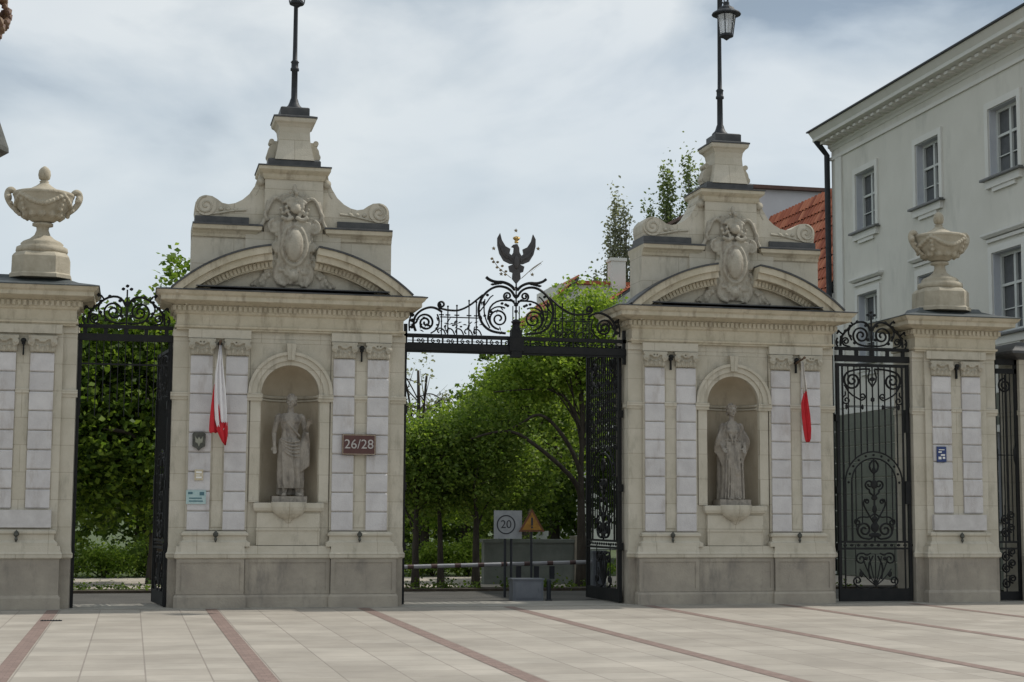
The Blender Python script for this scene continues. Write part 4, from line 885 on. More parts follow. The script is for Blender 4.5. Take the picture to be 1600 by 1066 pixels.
# ------------------------------------------------------------------ flags, plates and signs
def cloth(bm, top, rows, folds, ph, th=.012):
    """rows: (z, xl, xr, depth); pleated hanging cloth with thickness"""
    n = 26; front = []
    for z, xl, xr, d in rows:
        front.append([(xl+(xr-xl)*i/n, top-d*math.cos(folds*math.pi*i/n+ph+z*.8)+.01*math.sin(3*z+i), z+.02*math.sin(i*.9+z)*min(1, d*20)) for i in range(n+1)])
    A = [[bm.verts.new(p) for p in r] for r in front]; Bk = [[bm.verts.new((p[0], p[1]+th, p[2])) for p in r] for r in front]
    for a, b in zip(A, A[1:]):
        for i in range(n): bm.faces.new((a[i], a[i+1], b[i+1], b[i]))
    for a, b in zip(Bk, Bk[1:]):
        for i in range(n): bm.faces.new((a[i], b[i], b[i+1], a[i+1]))
    for i in range(n): bm.faces.new((A[0][i], Bk[0][i], Bk[0][i+1], A[0][i+1])); bm.faces.new((A[-1][i], A[-1][i+1], Bk[-1][i+1], Bk[-1][i]))
    for j in range(len(A)-1): bm.faces.new((A[j][0], A[j+1][0], Bk[j+1][0], Bk[j][0])); bm.faces.new((A[j][n], Bk[j][n], Bk[j+1][n], A[j+1][n]))
fl = thing('flag', 'flag', 'flag', (.62, -.2, 0), group='white and red flags on the pillars')
fl['label'] = 'white and red flag hanging in folds on the left pillar'
bm = B(); tube(bm, [(0, .1, 4.58), (.0, -.30, 4.66)], .018, 8); ball(bm, (0, -.31, 4.665), .03, 1); link('staff', bm, M_wood, fl)
bm = B(); cloth(bm, -.24, [(4.60, -.012, .02, .01), (4.35, -.045, .045, .02), (4.1, -.075, .075, .03), (3.8, -.085, .11, .035), (3.5, -.075, .135, .035), (3.3, -.06, .145, .035), (3.19, -.03, .145, .03), (3.12, .0, .15, .03)], 5, .4)
link('white_cloth', bm, M_whitec, fl, smooth=True)
bm = B(); cloth(bm, -.20, [(3.92, -.085, -.05, .01), (3.78, -.105, -.02, .02), (3.55, -.13, .03, .02), (3.3, -.15, .10, .025), (3.10, -.155, .13, .025), (3.06, -.14, .14, .02)], 4, 1.2)
cloth(bm, -.275, [(3.24, .02, .155, .02), (3.12, -.03, .165, .03), (3.0, .02, .165, .03), (2.92, .06, .15, .025), (2.84, .12, .14, .01)], 3, .2)
link('red_cloth', bm, M_red, fl, smooth=True)
fl2 = thing('flag', 'furled flag on the right pillar, its pale half lost against the wall', 'flag', (11.58, -.2, 0), group='white and red flags on the pillars')
bm = B(); tube(bm, [(0, .1, 4.58), (.02, -.30, 4.66)], .018, 8); ball(bm, (.02, -.31, 4.665), .03, 1); link('staff', bm, M_wood, fl2)
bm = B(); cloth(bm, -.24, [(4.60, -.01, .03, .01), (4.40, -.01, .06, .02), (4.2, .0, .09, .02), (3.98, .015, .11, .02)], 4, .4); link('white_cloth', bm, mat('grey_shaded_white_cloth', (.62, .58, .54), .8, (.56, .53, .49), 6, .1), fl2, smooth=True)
bm = B(); cloth(bm, -.25, [(4.02, .03, .09, .02), (3.80, -.03, .12, .025), (3.55, -.02, .155, .025), (3.30, .01, .17, .025), (3.12, .04, .16, .02), (3.06, .06, .13, .01)], 4, .9); link('red_cloth', bm, M_red, fl2, smooth=True)

pl = thing('number_plate', 'dark brown enamel plate reading 26/28 on the left pillar', 'number plate', (3.135, -.15, 2.90))
bm = B(); box(bm, -.305, .305, -.02, .03, -.185, .185); link('plate', bm, M_brown, pl, bevel=.006)
bm = B()
for a_, b_ in ((.168, .176), (-.176, -.168)): box(bm, -.295, .295, -.024, -.018, a_, b_)
for a_, b_ in ((.286, .294), (-.294, -.286)): box(bm, a_, b_, -.024, -.018, -.168, .168)
link('border', bm, M_ochre, pl)
link('numerals', move(text_bm('26/28', .235, .004), (0, -.026, 0)), mat('greyed_white_enamel', (.46, .44, .42), .6, (.36, .33, .31), 20), pl)

bq = thing('plaque', 'small dark bronze shield plaque with a pale eagle on the left pillar', 'plaque', (.305, -.135, 2.92))
bm = B(); prism(bm, [(-.115, .13), (-.08, .16), (.08, .16), (.115, .13), (.11, -.09), (.05, -.12), (0, -.17), (-.05, -.12), (-.11, -.09)], -.03, .03); link('shield', bm, M_bronze, bq, bevel=.008)
bm = B(); prism(bm, [(-.07, .09), (-.03, .03), (0, .08), (.03, .03), (.07, .09), (.06, -.02), (.02, -.04), (0, -.10), (-.02, -.04), (-.06, -.02)], -.04, -.02); link('relief', bm, mat('worn_bronze', (.22, .23, .18), .5, (.30, .30, .24), 20), bq)
def notice(x, z, w_, h, m, label, marks, mm):
    t = thing('notice', label, 'notice', (x, -.12, z)); bm = B(); box(bm, -w_/2, w_/2, -.004, .03, -h/2, h/2); link('board', bm, m, t)
    bm = B()
    for x0, x1, z0, z1 in marks: box(bm, x0, x1, -.008, -.002, z0, z1)
    link('print', bm, mm, t)
notice(.32, 2.33, .15, .19, M_ochre, 'small ochre notice on a white strip of the left pillar, under the shield plaque', [(-.05, .05, .03, .06), (-.05, .02, -.01, .005), (-.05, .05, -.06, -.03)], M_white)
notice(.28, 1.94, .34, .24, M_turq, 'pale turquoise notice on the left pillar, lowest of its small notices', [(-.14, -.06, .05, .09), (.06, .14, .03, .09), (-.12, .12, -.08, -.06), (-.12, .10, -.03, -.01)], mat('dark_teal_print', (.06, .14, .17), .6))
notice(14.62, 2.88, .20, .30, M_blue, 'small dark blue enamel sign with pale marks on the right pier', [(-.06, .06, .08, .095), (-.07, .0, .03, .055), (-.02, .07, -.03, .0), (-.07, -.01, -.10, -.05), (.02, .07, -.09, -.05)], M_white)

# ------------------------------------------------------------------ barrier, cabinet, road signs
t = thing('barrier_boom', 'striped white barrier boom lowered across the drive behind the central gateway', 'barrier', (8.95, 4.5, 0))
bm = B(); tube(bm, [(.0, 0, .66), (-4.6, 0, .55)], .045, 8); link('boom', bm, M_boom, t)
for k in range(9):
    x = -.5-.5*k; bm = B(); tube(bm, [(x, 0, .66+.11*x/4.6), (x-.13, 0, .66+.11*(x-.13)/4.6)], .049, 8); link('band', bm, M_redplas, t)
for x in (-1.75, -1.36, -1.02):
    bm = B(); box(bm, x-.055, x+.055, -.02, .02, .30, .57); link('reflector', bm, M_black, t)
bm = B(); box(bm, -.14, .14, -.14, .14, -.02, .85); box(bm, -.16, .16, -.16, .16, .85, .90); link('housing', bm, M_cab, t, bevel=.015)
t = thing('control_cabinet', 'squat grey steel cabinet on the drive just inside the central gateway', 'cabinet', (6.70, 1.55, .0))
bm = B(); box(bm, -.30, .30, 0, .35, .0, .40); box(bm, -.32, .32, -.02, .37, .40, .43); link('body', bm, M_cab, t, bevel=.01)
bm = B(); box(bm, -.26, .26, -.012, .0, .05, .36); box(bm, .20, .23, -.025, -.01, .18, .25); link('door', bm, mat('cabinet_door', (.11, .12, .14), .5, (.14, .15, .17), 4), t, bevel=.004)
t = thing('bollard', 'short dark steel bollard right beside the grey cabinet', 'bollard', (7.12, 1.6, 0)); bm = B(); lathe(bm, [(.045, 0), (.045, .38), (.03, .41), (.005, .42)], 0, 0, 12); link('post', bm, M_iron2, t); bm = B(); lathe(bm, [(.07, 0), (.07, .025), (.05, .03)], 0, 0, 12); link('foot', bm, M_iron2, t)
t = thing('speed_sign', 'square white sign with 20 in a dark ring behind the central gateway', 'road sign', (6.62, 3, 0))
bm = B(); box(bm, -.29, .29, -.01, .01, 1.17, 1.74); link('board', bm, M_board, t, bevel=.004)
bm = B(); ring_seg(bm, -.04, 1.455, .17, .195, 0, 359.9, -.016, -.009, 36); link('ring', bm, M_black, t)
link('numerals', move(text_bm('20', .23, .003), (-.04, -.015, 1.455)), M_black, t)
for x in (-.05, .08):
    bm = B(); tube(bm, [(x, .035, -.02), (x, .035, 1.7)], .026, 8); link('post', bm, M_iron2, t)
t = thing('warning_sign', 'shade-dimmed orange triangular warning sign overlapping the white square sign', 'road sign', (7.07, 2.8, 0))
tri = lambda r, c=0: [(r*math.sin(a), 1.47+r*math.cos(a)) for a in (0, 2.094, 4.188)]
bm = B(); prism(bm, tri(.31), -.01, .01); link('border', bm, mat('dark_orange_rim', (.17, .06, .02), .6, (.12, .05, .02), 9), t, bevel=.01)
bm = B(); prism(bm, tri(.235), -.016, -.008); link('face', bm, M_warn, t)
bm = B(); box(bm, -.02, .02, -.022, -.014, 1.44, 1.60); box(bm, -.02, .02, -.022, -.014, 1.385, 1.42); link('symbol', bm, M_black, t)
bm = B(); tube(bm, [(0, .03, -.02), (0, .03, 1.6)], .025, 8); link('post', bm, M_iron2, t)
t = thing('low_wall', 'low pale rendered wall with coping behind the barrier, under the trees', 'wall', (8.7, 9, 0))
bm = B(); box(bm, -1.28, 1.35, 0, .3, -.05, .98); link('wall', bm, M_lowwall, t); bm = B(); box(bm, -1.32, 1.39, -.05, .35, .98, 1.06); link('coping', bm, M_lowwall, t, bevel=.01)
bm = B(); box(bm, .95, 1.25, -.08, .38, 0, 1.14); link('pier', bm, M_plinth, t, bevel=.01)

# ------------------------------------------------------------------ grey building on the right
bd = thing('town_house', 'grey green three storey building with white framed windows at the right', 'building', (18.77, 14, 0), math.atan2(-.99975, -.0225))
LEN = 12.95; Dp = 12
wins = [(1.72, 3.02, 9.55, 11.18, 0), (5.50, 6.80, 9.55, 11.18, 0), (9.33, 10.68, 9.55, 11.18, 0), (1.75, 3.05, 5.86, 7.76, 1), (5.50, 6.80, 5.86, 7.76, 1), (9.35, 10.72, 5.86, 7.76, 1), (5.50, 6.80, 1.6, 3.6, 0), (9.35, 10.72, 1.6, 3.6, 0)]
bm = B()   # facade front leaf with openings, .32 thick
xs = sorted({0, LEN} | {w_[0] for w_ in wins} | {w_[1] for w_ in wins}); zs = sorted({0, 12.5} | {w_[2] for w_ in wins} | {w_[3] for w_ in wins})
for i in range(len(xs)-1):
    for j in range(len(zs)-1):
        cx, cz = (xs[i]+xs[i+1])/2, (zs[j]+zs[j+1])/2
        if any(a < cx < b and c < cz < d for a, b, c, d, _ in wins): continue
        v = [bm.verts.new(p) for p in ((xs[i],0,zs[j]),(xs[i+1],0,zs[j]),(xs[i+1],0,zs[j+1]),(xs[i],0,zs[j+1]))]; bm.faces.new(v)
bmesh.ops.remove_doubles(bm, verts=bm.verts, dist=1e-4)
box(bm, 0, LEN, .34, Dp, 0, 12.5)
for z0, z1, x0, x1 in ((0, 12.5, 0, .001), (0, 12.5, LEN-.001, LEN)): box(bm, x0, x1, .002, .339, z0, z1)
link('wall', bm, M_fac, bd)
bm = B(); box(bm, .36, .78, -.05, -.002, 4.68, 11.92); box(bm, 0.0, LEN, -.04, -.002, 4.50, 4.66); box(bm, 0, LEN, -.05, -.002, 11.93, 12.03)
link('trim', bm, M_facl, bd, bevel=.005)
bm = B()
for x0, x1, z0, z1 in ((0, LEN, 0, .899), (0, 5.5, .9, 4.49), (6.8, 9.35, .9, 4.49), (10.72, LEN, .9, 4.49), (5.5, 6.8, 3.6, 4.49), (9.35, 10.72, 3.6, 4.49), (5.5, 6.8, .9, 1.6), (9.35, 10.72, .9, 1.6)):
    nz_ = max(1, round((z1-z0)/.45))
    for k in range(nz_): box(bm, x0, x1, -.035, -.002, z0+(z1-z0)*k/nz_+.015, z0+(z1-z0)*(k+1)/nz_-.015)
link('ground_storey', bm, mat('dark_green_grey_render', (.115, .125, .10), .9, (.16, .17, .14), 1.2, .2), bd)
bm = B(); loft(bm, [[(-.02-o*.15, -o, z), (LEN+.1, -o, z), (LEN+.1, .3, z), (-.02-o*.15, .3, z)] for o, z in ((.02, 12.22), (.05, 12.28), (.10, 12.32), (.10, 12.40), (.38, 12.47), (.54, 12.49), (.54, 12.58), (.60, 12.66), (.66, 12.74), (.66, 12.78))])
for k in range(33):
    x = .1+.39*k; box(bm, x, x+.19, -.40, -.09, 12.38, 12.45)
link('cornice', bm, M_facl, bd)
bm = B(); prism(bm, [(0, 0), (1, 0)] and [(-.14, 12.782), (LEN+.1, 12.782), (LEN+.1, 12.80), (-.14, 12.80)], -.70, .4)
loft(bm, [[(-.1, -.6, 12.825), (LEN+.1, -.6, 12.825), (LEN+.1, Dp+.6, 12.825), (-.1, Dp+.6, 12.825)], [(4.5, Dp/2, 14.6), (LEN-4.5, Dp/2, 14.6), (LEN-4.5, Dp/2+.1, 14.6), (4.5, Dp/2+.1, 14.6)]])
link('roof', bm, M_lead, bd)
for a, b, c, d, hood in wins:
    f = B()   # raised architrave
    bw = .16; box(f, a-bw, a, -.05, 0, c, d+bw); box(f, b, b+bw, -.05, 0, c, d+bw); box(f, a, b, -.05, 0, d, d+bw)
    if hood: box(f, a-bw-.05, b+bw+.05, -.06, 0, d+.26, d+.34); loft(f, [[(a-bw-.1-o, -.10-o, z), (b+bw+.1+o, -.10-o, z), (b+bw+.1+o, 0, z), (a-bw-.1-o, 0, z)] for o, z in ((0, d+.36), (.06, d+.42), (.06, d+.47))])
    wf = link('window', f, M_facl, bd, bevel=.004)
    rv = B(); box(rv, a-.001, a+.02, 0, .33, c, d); box(rv, b-.02, b+.001, 0, .33, c, d); box(rv, a+.02, b-.02, 0, .33, d-.02, d+.001); box(rv, a+.02, b-.02, 0, .33, c-.001, c+.02); link('reveal', rv, M_reveal, wf)
    s = B(); m_ = (a+b)/2; zt = c+(d-c)*.60
    for x0, x1 in ((a+.02, a+.09), (b-.09, b-.02), (m_-.045, m_+.045)): box(s, x0, x1, .17, .23, c+.02, d-.02)
    for z0, z1 in ((c+.02, c+.10), (d-.09, d-.02), (zt-.03, zt+.03)):
        for x0, x1 in ((a+.09, m_-.045), (m_+.045, b-.09)): box(s, x0, x1, .175, .225, z0, z1)
    zz = c+(d-c)*.30
    for x0, x1 in ((a+.09, m_-.045), (m_+.045, b-.09)): box(s, x0, x1, .185, .215, zz-.012, zz+.012)
    link('sash', s, M_frame, wf)
    g = B(); box(g, a+.03, b-.03, .235, .245, c+.03, d-.03); link('pane', g, M_pane, wf)
    cu = B()
    for x0 in (a+.05, b-.30): 
        for k in range(4): box(cu, x0+.06*k, x0+.06*k+.04, .26, .30, c+.05, d-.05)
    link('curtain', cu, M_reveal, wf)
    s = B(); box(s, a-.24, b+.24, -.17, -.05, c-.07, c-.02); box(s, a-.24, b+.24, -.17, .0, c-.075, c-.055); link('sill', s, M_sill, wf)
    s = B(); box(s, a-.12, b+.12, -.09, 0, c-.26, c-.076); box(s, a+.15, b-.15, -.06, 0, c-.36, c-.26); link('sill_apron', s, M_facl, wf, bevel=.01)
bm = B(); tube(bm, [(.05, -.50, 12.5), (.03, -.36, 12.35), (.0, -.14, 12.1), (.0, -.12, .1)], .085, 10); box(bm, -.14, LEN+.1, -.725, -.665, 12.75, 12.79); link('drainpipe', bm, M_iron2, bd)

# ------------------------------------------------------------------ tiled roof helper and houses behind
def tiles(parent, x_e, x_r, z_e, z_r, y0, y1, name='roof', tw=.26, tl=.36):
    """tiled slope from eave (x_e,z_e) to ridge (x_r,z_r), running y0..y1"""
    bm = B(); ln = math.hypot(x_r-x_e, z_r-z_e); nr = max(2, int(ln/tl)); nc = max(2, int((y1-y0)/tw))
    ux, uz = (x_r-x_e)/ln, (z_r-z_e)/ln; nx, nz = -uz, ux
    if nz < 0: nx, nz = -nx, -nz
    for i in range(nr):
        for j in range(nc):
            s0 = ln*i/nr; s1 = ln*(i+1)/nr+.05; ya = y0+(y1-y0)*j/nc; yb = ya+(y1-y0)/nc; ymid = (ya+yb)/2; off = [0, .055, .07, .055, 0]
            A = []; C_ = []
            for k in range(5):
                y = ya+(yb-ya)*k/4
                A.append(bm.verts.new((x_e+ux*s0+nx*(off[k]+.05), y, z_e+uz*s0+nz*(off[k]+.05)))); C_.append(bm.verts.new((x_e+ux*s1+nx*(off[k]+.0), y, z_e+uz*s1+nz*(off[k]+.0))))
            for k in range(4): bm.faces.new((A[k], A[k+1], C_[k+1], C_[k]))
    pr = B()
    a = [(x_e, z_e-.02), (x_r, z_r-.02), (x_r, z_r-.15), (x_e, z_e-.15)]; prism(pr, a, y0, y1)
    ro = link(name, bm, M_tile, parent); link('roof_board', pr, M_lead, ro); return ro
h1 = thing('tiled_house', 'house with sunlit red clay roof squeezed between the right pillar and the grey building', 'house')
bm = B(); box(bm, 18.9, 30, 14.3, 22.9, 0, 8.1); box(bm, 20.0, 30, 14.3, 22.9, 8.1, 10.6); link('wall', bm, M_facl, h1)
tiles(h1, 18.7, 20.4, 7.9, 11.85, 14.4, 22.7)
bm = B(); prism(bm, [(20.4, 11.8), (26, 11.8), (26, 10.7), (20.4, 10.7)], 14.4, 22.7); link('rear_roof', bm, M_lead, h1)
h2 = thing('pale_house', 'tall pale rendered block with dark roof edge behind the right pillar and red roof', 'house')
bm = B(); box(bm, 19.6, 32, 23.1, 32, 0, 12.95); link('wall', bm, mat('pale_mauve_render', (.55, .53, .54), .9, (.61, .59, .60), 1.2, .1), h2)
bm = B(); box(bm, 19.4, 32.2, 22.9, 32.2, 12.95, 13.07); link('roof', bm, mat('brown_roof_edge', (.10, .05, .04), .8, (.14, .08, .06), 4), h2)
h3 = thing('distant_house', 'distant pale house with orange red roofs above the trees, left of the right pillar', 'house')
bm = B(); box(bm, 18.6, 24, 45, 49, 0, 12.55); box(bm, 21.2, 21.9, 44.6, 45.3, 11, 13.7); box(bm, 21.15, 21.95, 44.55, 45.35, 13.7, 13.85)
link('wall', bm, M_facl, h3)
tiles(h3, 17.3, 19.6, 10.6, 12.9, 44.6, 49.2, 'roof', .3, .4)
bm = B(); box(bm, 19.4, 24, 44.8, 49.2, 12.56, 12.72); link('ridge', bm, M_tile, h3)
tiles(h3, 20.2, 22.4, 11.2, 12.7, 43.2, 44.4, 'porch_roof', .28, .3)
for x in (19.3, 20.4, 21.5):
    for z in (3, 6.4):
        bm = B(); box(bm, x-.35, x+.35, 44.93, 44.99, z, z+1.5); f = link('window', bm, M_frame, h3); bm = B(); box(bm, x-.27, x+.27, 44.90, 44.925, z+.08, z+1.42); link('pane', bm, M_pane, f)

# ------------------------------------------------------------------ trees
def leaves_obj(name, cent, rad, n, size, m, parent, seed, clump=.45, per=26, hollow=.35, stretch=(1, 1, 1)):
    """cent/rad: crown lobes; many small leaf faces gathered in clumps"""
    g = np.random.default_rng(seed); cent = np.array(cent, float); rad = np.array(rad, float)
    vol = rad.prod(axis=1); nc = max(6, n//per)
    which = g.choice(len(cent), nc, p=vol/vol.sum()); d = g.normal(size=(nc, 3)); d /= np.linalg.norm(d, axis=1)[:, None]
    rr = (hollow+(1-hollow)*g.random(nc)**.6)*g.uniform(.82, 1.12, nc)
    cc = cent[which]+d*rad[which]*rr[:, None]
    cs = clump*g.uniform(.5, 1.3, nc)
    k = g.integers(0, nc, n); p = cc[k]+g.normal(size=(n, 3))*(cs[k, None]*.42)*np.array(stretch)
    a = g.normal(size=(n, 3)); a[:, 2] *= .6; a /= np.linalg.norm(a, axis=1)[:, None]; b = g.normal(size=(n, 3)); b -= (b*a).sum(1)[:, None]*a; b /= np.linalg.norm(b, axis=1)[:, None]
    s = size*g.uniform(.55, 1.3, n)[:, None]; droop = np.array([0, 0, -.12])*s
    V = np.stack([p-a*s*.5, p+b*s*.34, p+a*s*.5+droop, p-b*s*.34], 1).reshape(-1, 3)
    me = bpy.data.meshes.new(name); me.vertices.add(len(V)); me.vertices.foreach_set('co', V.ravel().astype(np.float32))
    me.loops.add(4*n); me.loops.foreach_set('vertex_index', np.arange(4*n, dtype=np.int32)); me.polygons.add(n)
    me.polygons.foreach_set('loop_start', np.arange(0, 4*n, 4, dtype=np.int32)); me.polygons.foreach_set('loop_total', np.full(n, 4, dtype=np.int32))
    me.update(calc_edges=True); me.validate(); me.materials.append(m)
    o = bpy.data.objects.new(name, me); col.objects.link(o); o.parent = parent; return o, cc
def trunk_obj(base_r, h, fork, cc, parent, seed, m=M_bark, nb=14, extra=(), lean=(0, 0), curve=.35):
    r_ = random.Random(seed); bm = B(); top = Vector((lean[0], lean[1], h))
    pts = [Vector((lean[0]*t*t, lean[1]*t*t, h*t-.08))+Vector((r_.uniform(-.03, .03), r_.uniform(-.03, .03), 0))*h*.25*t for t in [i/6 for i in range(7)]]
    tube(bm, pts, [base_r*(1.25 if i == 0 else 1-.72*i/6) for i in range(7)], 9)
    for k in range(min(nb, len(cc))):
        tgt = Vector(cc[r_.randrange(len(cc))]); t = r_.uniform(fork, .95); i = int(t*6); s = pts[i].lerp(pts[min(6, i+1)], t*6-i)
        mid = s.lerp(tgt, .5)+Vector((0, 0, curve*(tgt-s).length*r_.uniform(.1, .6))); r0 = base_r*(1-.72*t)*.6
        tube(bm, smoothpts([tuple(s), tuple(mid), tuple(tgt)], 2), [r0*(1-.8*q/9) for q in range(10)] if len(smoothpts([tuple(s), tuple(mid), tuple(tgt)], 2)) == 10 else r0*.6, 6)
        for _ in range(2):
            e_ = tgt+Vector((r_.uniform(-.5, .5), r_.uniform(-.5, .5), r_.uniform(0, .6))); tube(bm, [mid.lerp(tgt, .5), e_], [r0*.3, r0*.1], 4)
    for pts2, ra in extra: 
        q = smoothpts(pts2, 2); tube(bm, q, [ra[0]+(ra[1]-ra[0])*i/(len(q)-1) for i in range(len(q))], 7)
    return link('trunk', bm, m, parent, smooth=True)
def tree(name, label, loc, lobes, n, size, lm, tr, h, seed, group=None, nb=14, fork=.45, extra=(), clump=.45, hollow=.35, bark=M_bark, per=26, lean=(0, 0), stretch=(1, 1, 1), curve=.35):
    root = thing(name, label, 'tree', loc, group=group)
    o, cc = leaves_obj('crown', [l[:3] for l in lobes], [l[3:] for l in lobes], n, size, lm, root, seed, clump, per, hollow, stretch)
    trunk_obj(tr, h, fork, [tuple(c) for c in cc], root, seed, bark, nb, extra, lean, curve); return root

# big dark tree seen through the left gateway
tree('maple_tree', 'large dense dark green tree filling the left gateway', (-.25, 10, 0), [(-1, 0, 4.0, 2.6, 2.4, 2.7), (-1.9, 0, 2.7, 1.6, 1.8, 1.75), (.1, .2, 2.8, 1.6, 1.8, 1.8), (-.8, -.3, 5.2, 1.5, 1.5, 1.45), (-2.2, .2, 4.9, 1.2, 1.3, 1.5), (.4, 0, 5.0, 1.4, 1.4, 1.6)], 34000, .17, L_dark2, .19, 5.0, 11, clump=.42, hollow=.2, nb=22)
tree('lime_tree', 'bright green tree top showing between the left gateway arch and the left pillar', (1.5, 15, 0), [(0, 0, 5.0, 1.7, 1.8, 2.4), (-.3, 0, 7.0, 1.35, 1.2, 1.3), (-1.1, 0, 7.9, .65, .7, .75), (-1.5, 0, 7.2, .5, .6, .6)], 12000, .19, L_mid, .22, 6.5, 12, nb=14)
tree('lime_tree', 'dark spreading tree far behind the left gateway, left of the large one', (-5.5, 20, 0), [(0, 0, 4.2, 3.4, 3, 3.2), (1.5, 0, 3, 2.2, 2, 2)], 10000, .24, L_dark, .25, 5.0, 13, nb=12)
tree('lime_tree', 'dark tree far behind the large tree in the left gateway', (-.5, 24, 0), [(0, 0, 4.0, 3.6, 3, 3.3)], 9000, .26, L_dark, .25, 5.0, 14, nb=12)
# row of small trees behind the central gateway
row = 'small trees standing in a row behind the barrier'
tree('small_tree', 'small tree nearest the left pillar in the row behind the barrier', (5.40, 6.9, 0), [(0, .2, 2.7, 1.15, 1.1, 1.1), (.1, 0, 3.2, .8, .8, .5)], 11000, .095, L_mid, .095, 2.9, 21, row, nb=14, fork=.4, clump=.3)
tree('small_tree', 'small tree second from the left pillar, its thin trunk leaning a little', (6.02, 7.1, 0), [(0, .3, 2.6, 1.0, 1.0, 1.0), (.15, .2, 3.3, .9, .9, .7)], 9500, .095, L_mid, .085, 2.8, 22, row, nb=12, fork=.4, clump=.3, lean=(-.15, 0))
tree('small_tree', 'small tree third from the left pillar, directly left of the white square sign', (6.80, 7.0, 0), [(0, .3, 2.7, 1.15, 1.0, 1.1), (.35, .4, 3.5, .95, .9, .8)], 11500, .095, L_mid, .10, 3.0, 23, row, nb=14, fork=.4, clump=.3)
# the arching tree on the right of the gateway
ex = [([(0, 0, 2.0), (-.15, -.1, 2.4), (-.65, -.2, 2.85), (-1.15, -.25, 3.22), (-1.65, -.3, 3.54), (-2.15, -.3, 3.52), (-2.7, -.3, 3.34)], (.07, .02)),
      ([(0, 0, 2.5), (-.15, -.1, 2.9), (-.42, -.15, 3.38), (-.82, -.2, 3.84), (-1.15, -.2, 3.96), (-1.5, -.2, 3.70), (-1.9, -.2, 3.54)], (.062, .018)),
      ([(0, 0, 3.6), (-.25, 0, 4.2), (-.6, 0, 4.52), (-1.2, 0, 4.54), (-2.1, 0, 4.44)], (.05, .014)),
      ([(0, 0, 3.4), (.05, 0, 4.2), (-.2, 0, 5.0), (.1, 0, 6.0)], (.07, .02)), ([(0, 0, 3.2), (.5, 0, 4.0), (.9, 0, 5.0)], (.06, .02))]
tree('arching_tree', 'tree with long dark arching branches and fresh green crown, beside the open gate leaf', (9.28, 7.0, 0), [(-.35, .2, 5.15, 1.5, 1.3, 1.0), (.1, .4, 6.2, 1.05, 1.0, 1.0), (-.7, .4, 5.75, .75, .9, .7), (-1.3, .5, 4.8, 1.2, 1.0, .65), (.9, .2, 5.2, .9, .9, 1.0), (.6, .3, 6.3, .7, .8, .8)], 19000, .10, L_bright, .13, 4.2, 31, nb=12, fork=.7, extra=ex, clump=.34, hollow=.25)
tree('small_tree', 'low leafy tree between the signs and the arching tree', (8.1, 10.2, 0), [(0, .2, 2.3, 1.35, 1.1, 1.15), (.4, .4, 3.2, 1.0, .9, .7), (-.6, .3, 3.1, .9, .9, .8)], 12000, .10, L_mid, .10, 2.8, 32, nb=12, clump=.34)
tree('lime_tree', 'broad green tree in the middle distance, top rising to the iron overthrow', (9.9, 15, 0), [(0, 0, 4.3, 2.0, 1.8, 2.0), (.5, 0, 5.8, 1.2, 1.2, 1.0)], 14000, .13, L_mid, .18, 4.8, 33, nb=12)
tree('lime_tree', 'yellow green tree at middle distance behind the left part of the central gateway', (7.3, 16.5, 0), [(0, 0, 2.8, 1.7, 1.6, 1.8), (1.2, 0, 3.9, 1.2, 1.2, 1.3)], 13000, .12, L_bright, .16, 4.2, 34, nb=12)
tree('lime_tree', 'dark tree behind the row, filling the centre of the gateway', (10.0, 24, 0), [(1.3, 0, 3.4, 2.6, 2.6, 2.7), (-3.0, 0, 2.6, 2.2, 2, 2.1)], 20000, .19, L_dark, .22, 4.8, 35, nb=12)
tree('lime_tree', 'dark tree far behind, right part of the central gateway', (14.6, 30, 0), [(0, 0, 4.5, 3.6, 3, 3.8)], 9000, .3, L_dark, .25, 5.2, 36, nb=12)
tree('bare_tree', 'thin sparsely budding tree against the sky at the left of the central gateway', (9.4, 30, 0), [(0, 0, 6.2, 1.7, 1.4, 1.6), (-.6, 0, 5.2, 1.2, 1.3, 1.1)], 800, .14, L_grey, .17, 7.0, 37, nb=80, fork=.3, clump=.5, bark=M_bark, hollow=.2)
# far belt beyond everything
for i, (x, y, h) in enumerate(((-16, 34, 4), (-8, 40, 4.2), (1, 42, 4.4), (9, 46, 3.8), (15, 50, 4.6), (-14, 22, 4), (28, 62, 6))):
    tree('distant_tree', ['broad distant tree far off to the left behind the left pier', 'distant tree closing the view behind the left gateway', 'distant tree behind the left pillar', 'distant tree closing the view behind the barrier', 'distant tree closing the view under the distant pale house', 'distant tree beyond the left pier, closer of two', 'distant tree behind the right pillar, hidden by houses'][i], (x, y, 0),
         [(0, 0, h*.62, 4.6, 3, h*.62)], 5500, .36, L_dark, .25, h*.8, 60+i, 'distant trees closing the view', nb=8, clump=.8)
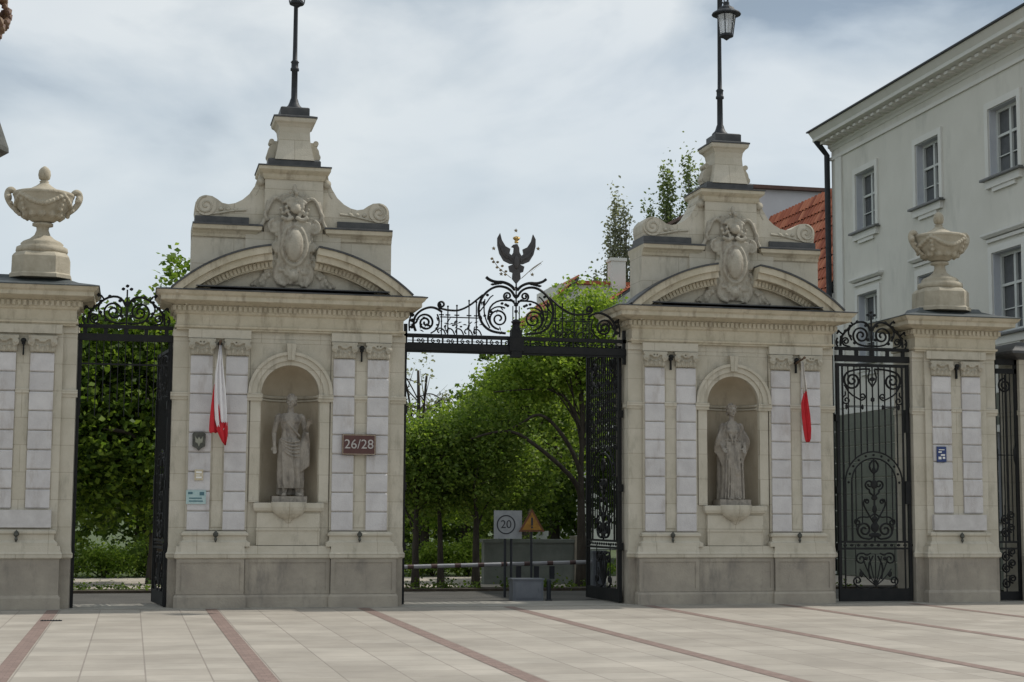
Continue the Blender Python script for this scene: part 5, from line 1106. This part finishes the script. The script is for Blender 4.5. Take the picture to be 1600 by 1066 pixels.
# poplars
def poplar(label, x, y, spires, lm, n, seed):
    root = thing('poplar_tree', label, 'tree', (x, y, 0), group='tall columnar poplars far behind')
    lobes = []
    for dx, zt, r, zb in spires:
        k = 9
        for i in range(k):
            t = i/(k-1); z = zb+(zt-zb)*t; lobes.append((dx, 0, z, r*(1.25-.85*t)+.10, r*(1.25-.85*t)+.10, (zt-zb)/k*.9))
    o, cc = leaves_obj('crown', [l[:3] for l in lobes], [l[3:] for l in lobes], n*6, .20, lm, root, seed, .75, 14, .05, (.5, .5, 1.6))
    bm = B(); r_ = random.Random(seed)
    tube(bm, [(0, 0, -.1), (0, 0, spires[0][3]), (spires[0][0]*.8, 0, spires[0][1]*.9)], [.35, .25, .05], 8)
    for dx, zt, r, zb in spires:
        tube(bm, [(0, 0, zb*.6), (dx, 0, zb+1), (dx, 0, zt-.3)], [.16, .12, .03], 6)
        for k in range(16):
            z = r_.uniform(zb, zt-1.5); a = r_.uniform(0, 6.28); rr = r*(1-.72*(z-zb)/(zt-zb)); tube(bm, [(dx, 0, z-1), (dx+rr*.6*math.cos(a), rr*.6*math.sin(a), z), (dx+rr*.8*math.cos(a), rr*.8*math.sin(a), z+1.4)], [.05, .035, .01], 4)
    link('trunk', bm, M_pbark, root)
poplar('slender greyish poplar standing left of the right pillar, nearly bare', 25.9, 60, [(.1, 19.3, .9, 9), (-1.0, 15.4, .65, 9), (.75, 19.0, .5, 12)], L_grey, 2600, 71)
poplar('fuller green poplar rising behind the left shoulder of the right pillar', 29.2, 60, [(0, 21.0, 1.1, 9), (-1.1, 18.8, .8, 9), (1.3, 21.6, .7, 10), (2.0, 21.0, .5, 12)], L_pop, 5200, 72)

# shrubs and ground cover
def shrub(label, x, y, rx, rz, lm, seed, n=2600, size=.09):
    t = thing('shrub', label, 'shrub', (x, y, 0), group='shrubs beyond the gravel path')
    o, cc = leaves_obj('foliage', [(0, 0, rz*.5)], [(rx, rx*.7, rz*.55)], n, size, lm, t, seed, .25, 18, .1)
    bm = B(); r_ = random.Random(seed)
    for k in range(7): a = cc[r_.randrange(len(cc))]; tube(bm, [(0, 0, -.05), tuple(float(q) for q in a)], [.025, .008], 5)
    link('stems', bm, M_bark, t)
for i, (x, y, rx, rz, lm, lb) in enumerate(((-1.5, 14.4, .8, .85, L_bright, 'bright low shrub seen low in the left gateway, left one'), (-.3, 14.8, .9, 1.0, L_mid, 'greener low shrub seen low in the left gateway, right one'), (-2.8, 14.5, 1.0, 1.1, L_mid, 'shrub behind the left pier, partly in the left gateway'),
    (7.2, 14.6, .7, .9, L_bright, 'bright shrub low behind the row of small trees, at the left'), (8.1, 14.3, .7, 1.0, L_bright, 'bright shrub low behind the small trees, left of the low pale wall'), (6.0, 15, .8, .8, L_mid, 'shrub low in the central gateway beside the left pillar'), (9.3, 12.5, 1.0, 1.1, L_dark, 'dark shrub just behind the low pale wall'))):
    shrub(lb, x, y, rx, rz, lm, 80+i)
g, _ = leaves_obj('ground_cover', [(x, 6, .06) for x in (-4, -1, 2, 5, 8, 11, 14)], [(2, .35, .10)]*7, 5000, .08, L_dark, None, 95, .2, 10, .0); g['kind'] = 'stuff'; tag(g, 'low dark ground cover in the narrow border behind the drive', 'ground cover')
g, _ = leaves_obj('grass', [(x, y, .02) for x in (-12, -6, 0, 6, 12) for y in (16, 20, 25)], [(3.2, 2.6, .06)]*15, 14000, .12, L_mid, None, 96, .4, 10, .0); g['kind'] = 'stuff'; tag(g, 'grass lawn under the distant trees beyond the gravel path', 'grass')

t = thing('drain_cover', 'narrow dark iron drain slot in the paving near the left pier', 'drain cover', (-1.97, -3.05, .006))
bm = B(); box(bm, -.16, .16, -.05, .05, 0, .008); link('frame', bm, M_iron2, t)
bm = B()
for k in range(7): box(bm, -.14+k*.042, -.125+k*.042, -.035, .035, .008, .014)
link('grate', bm, M_iron, t)
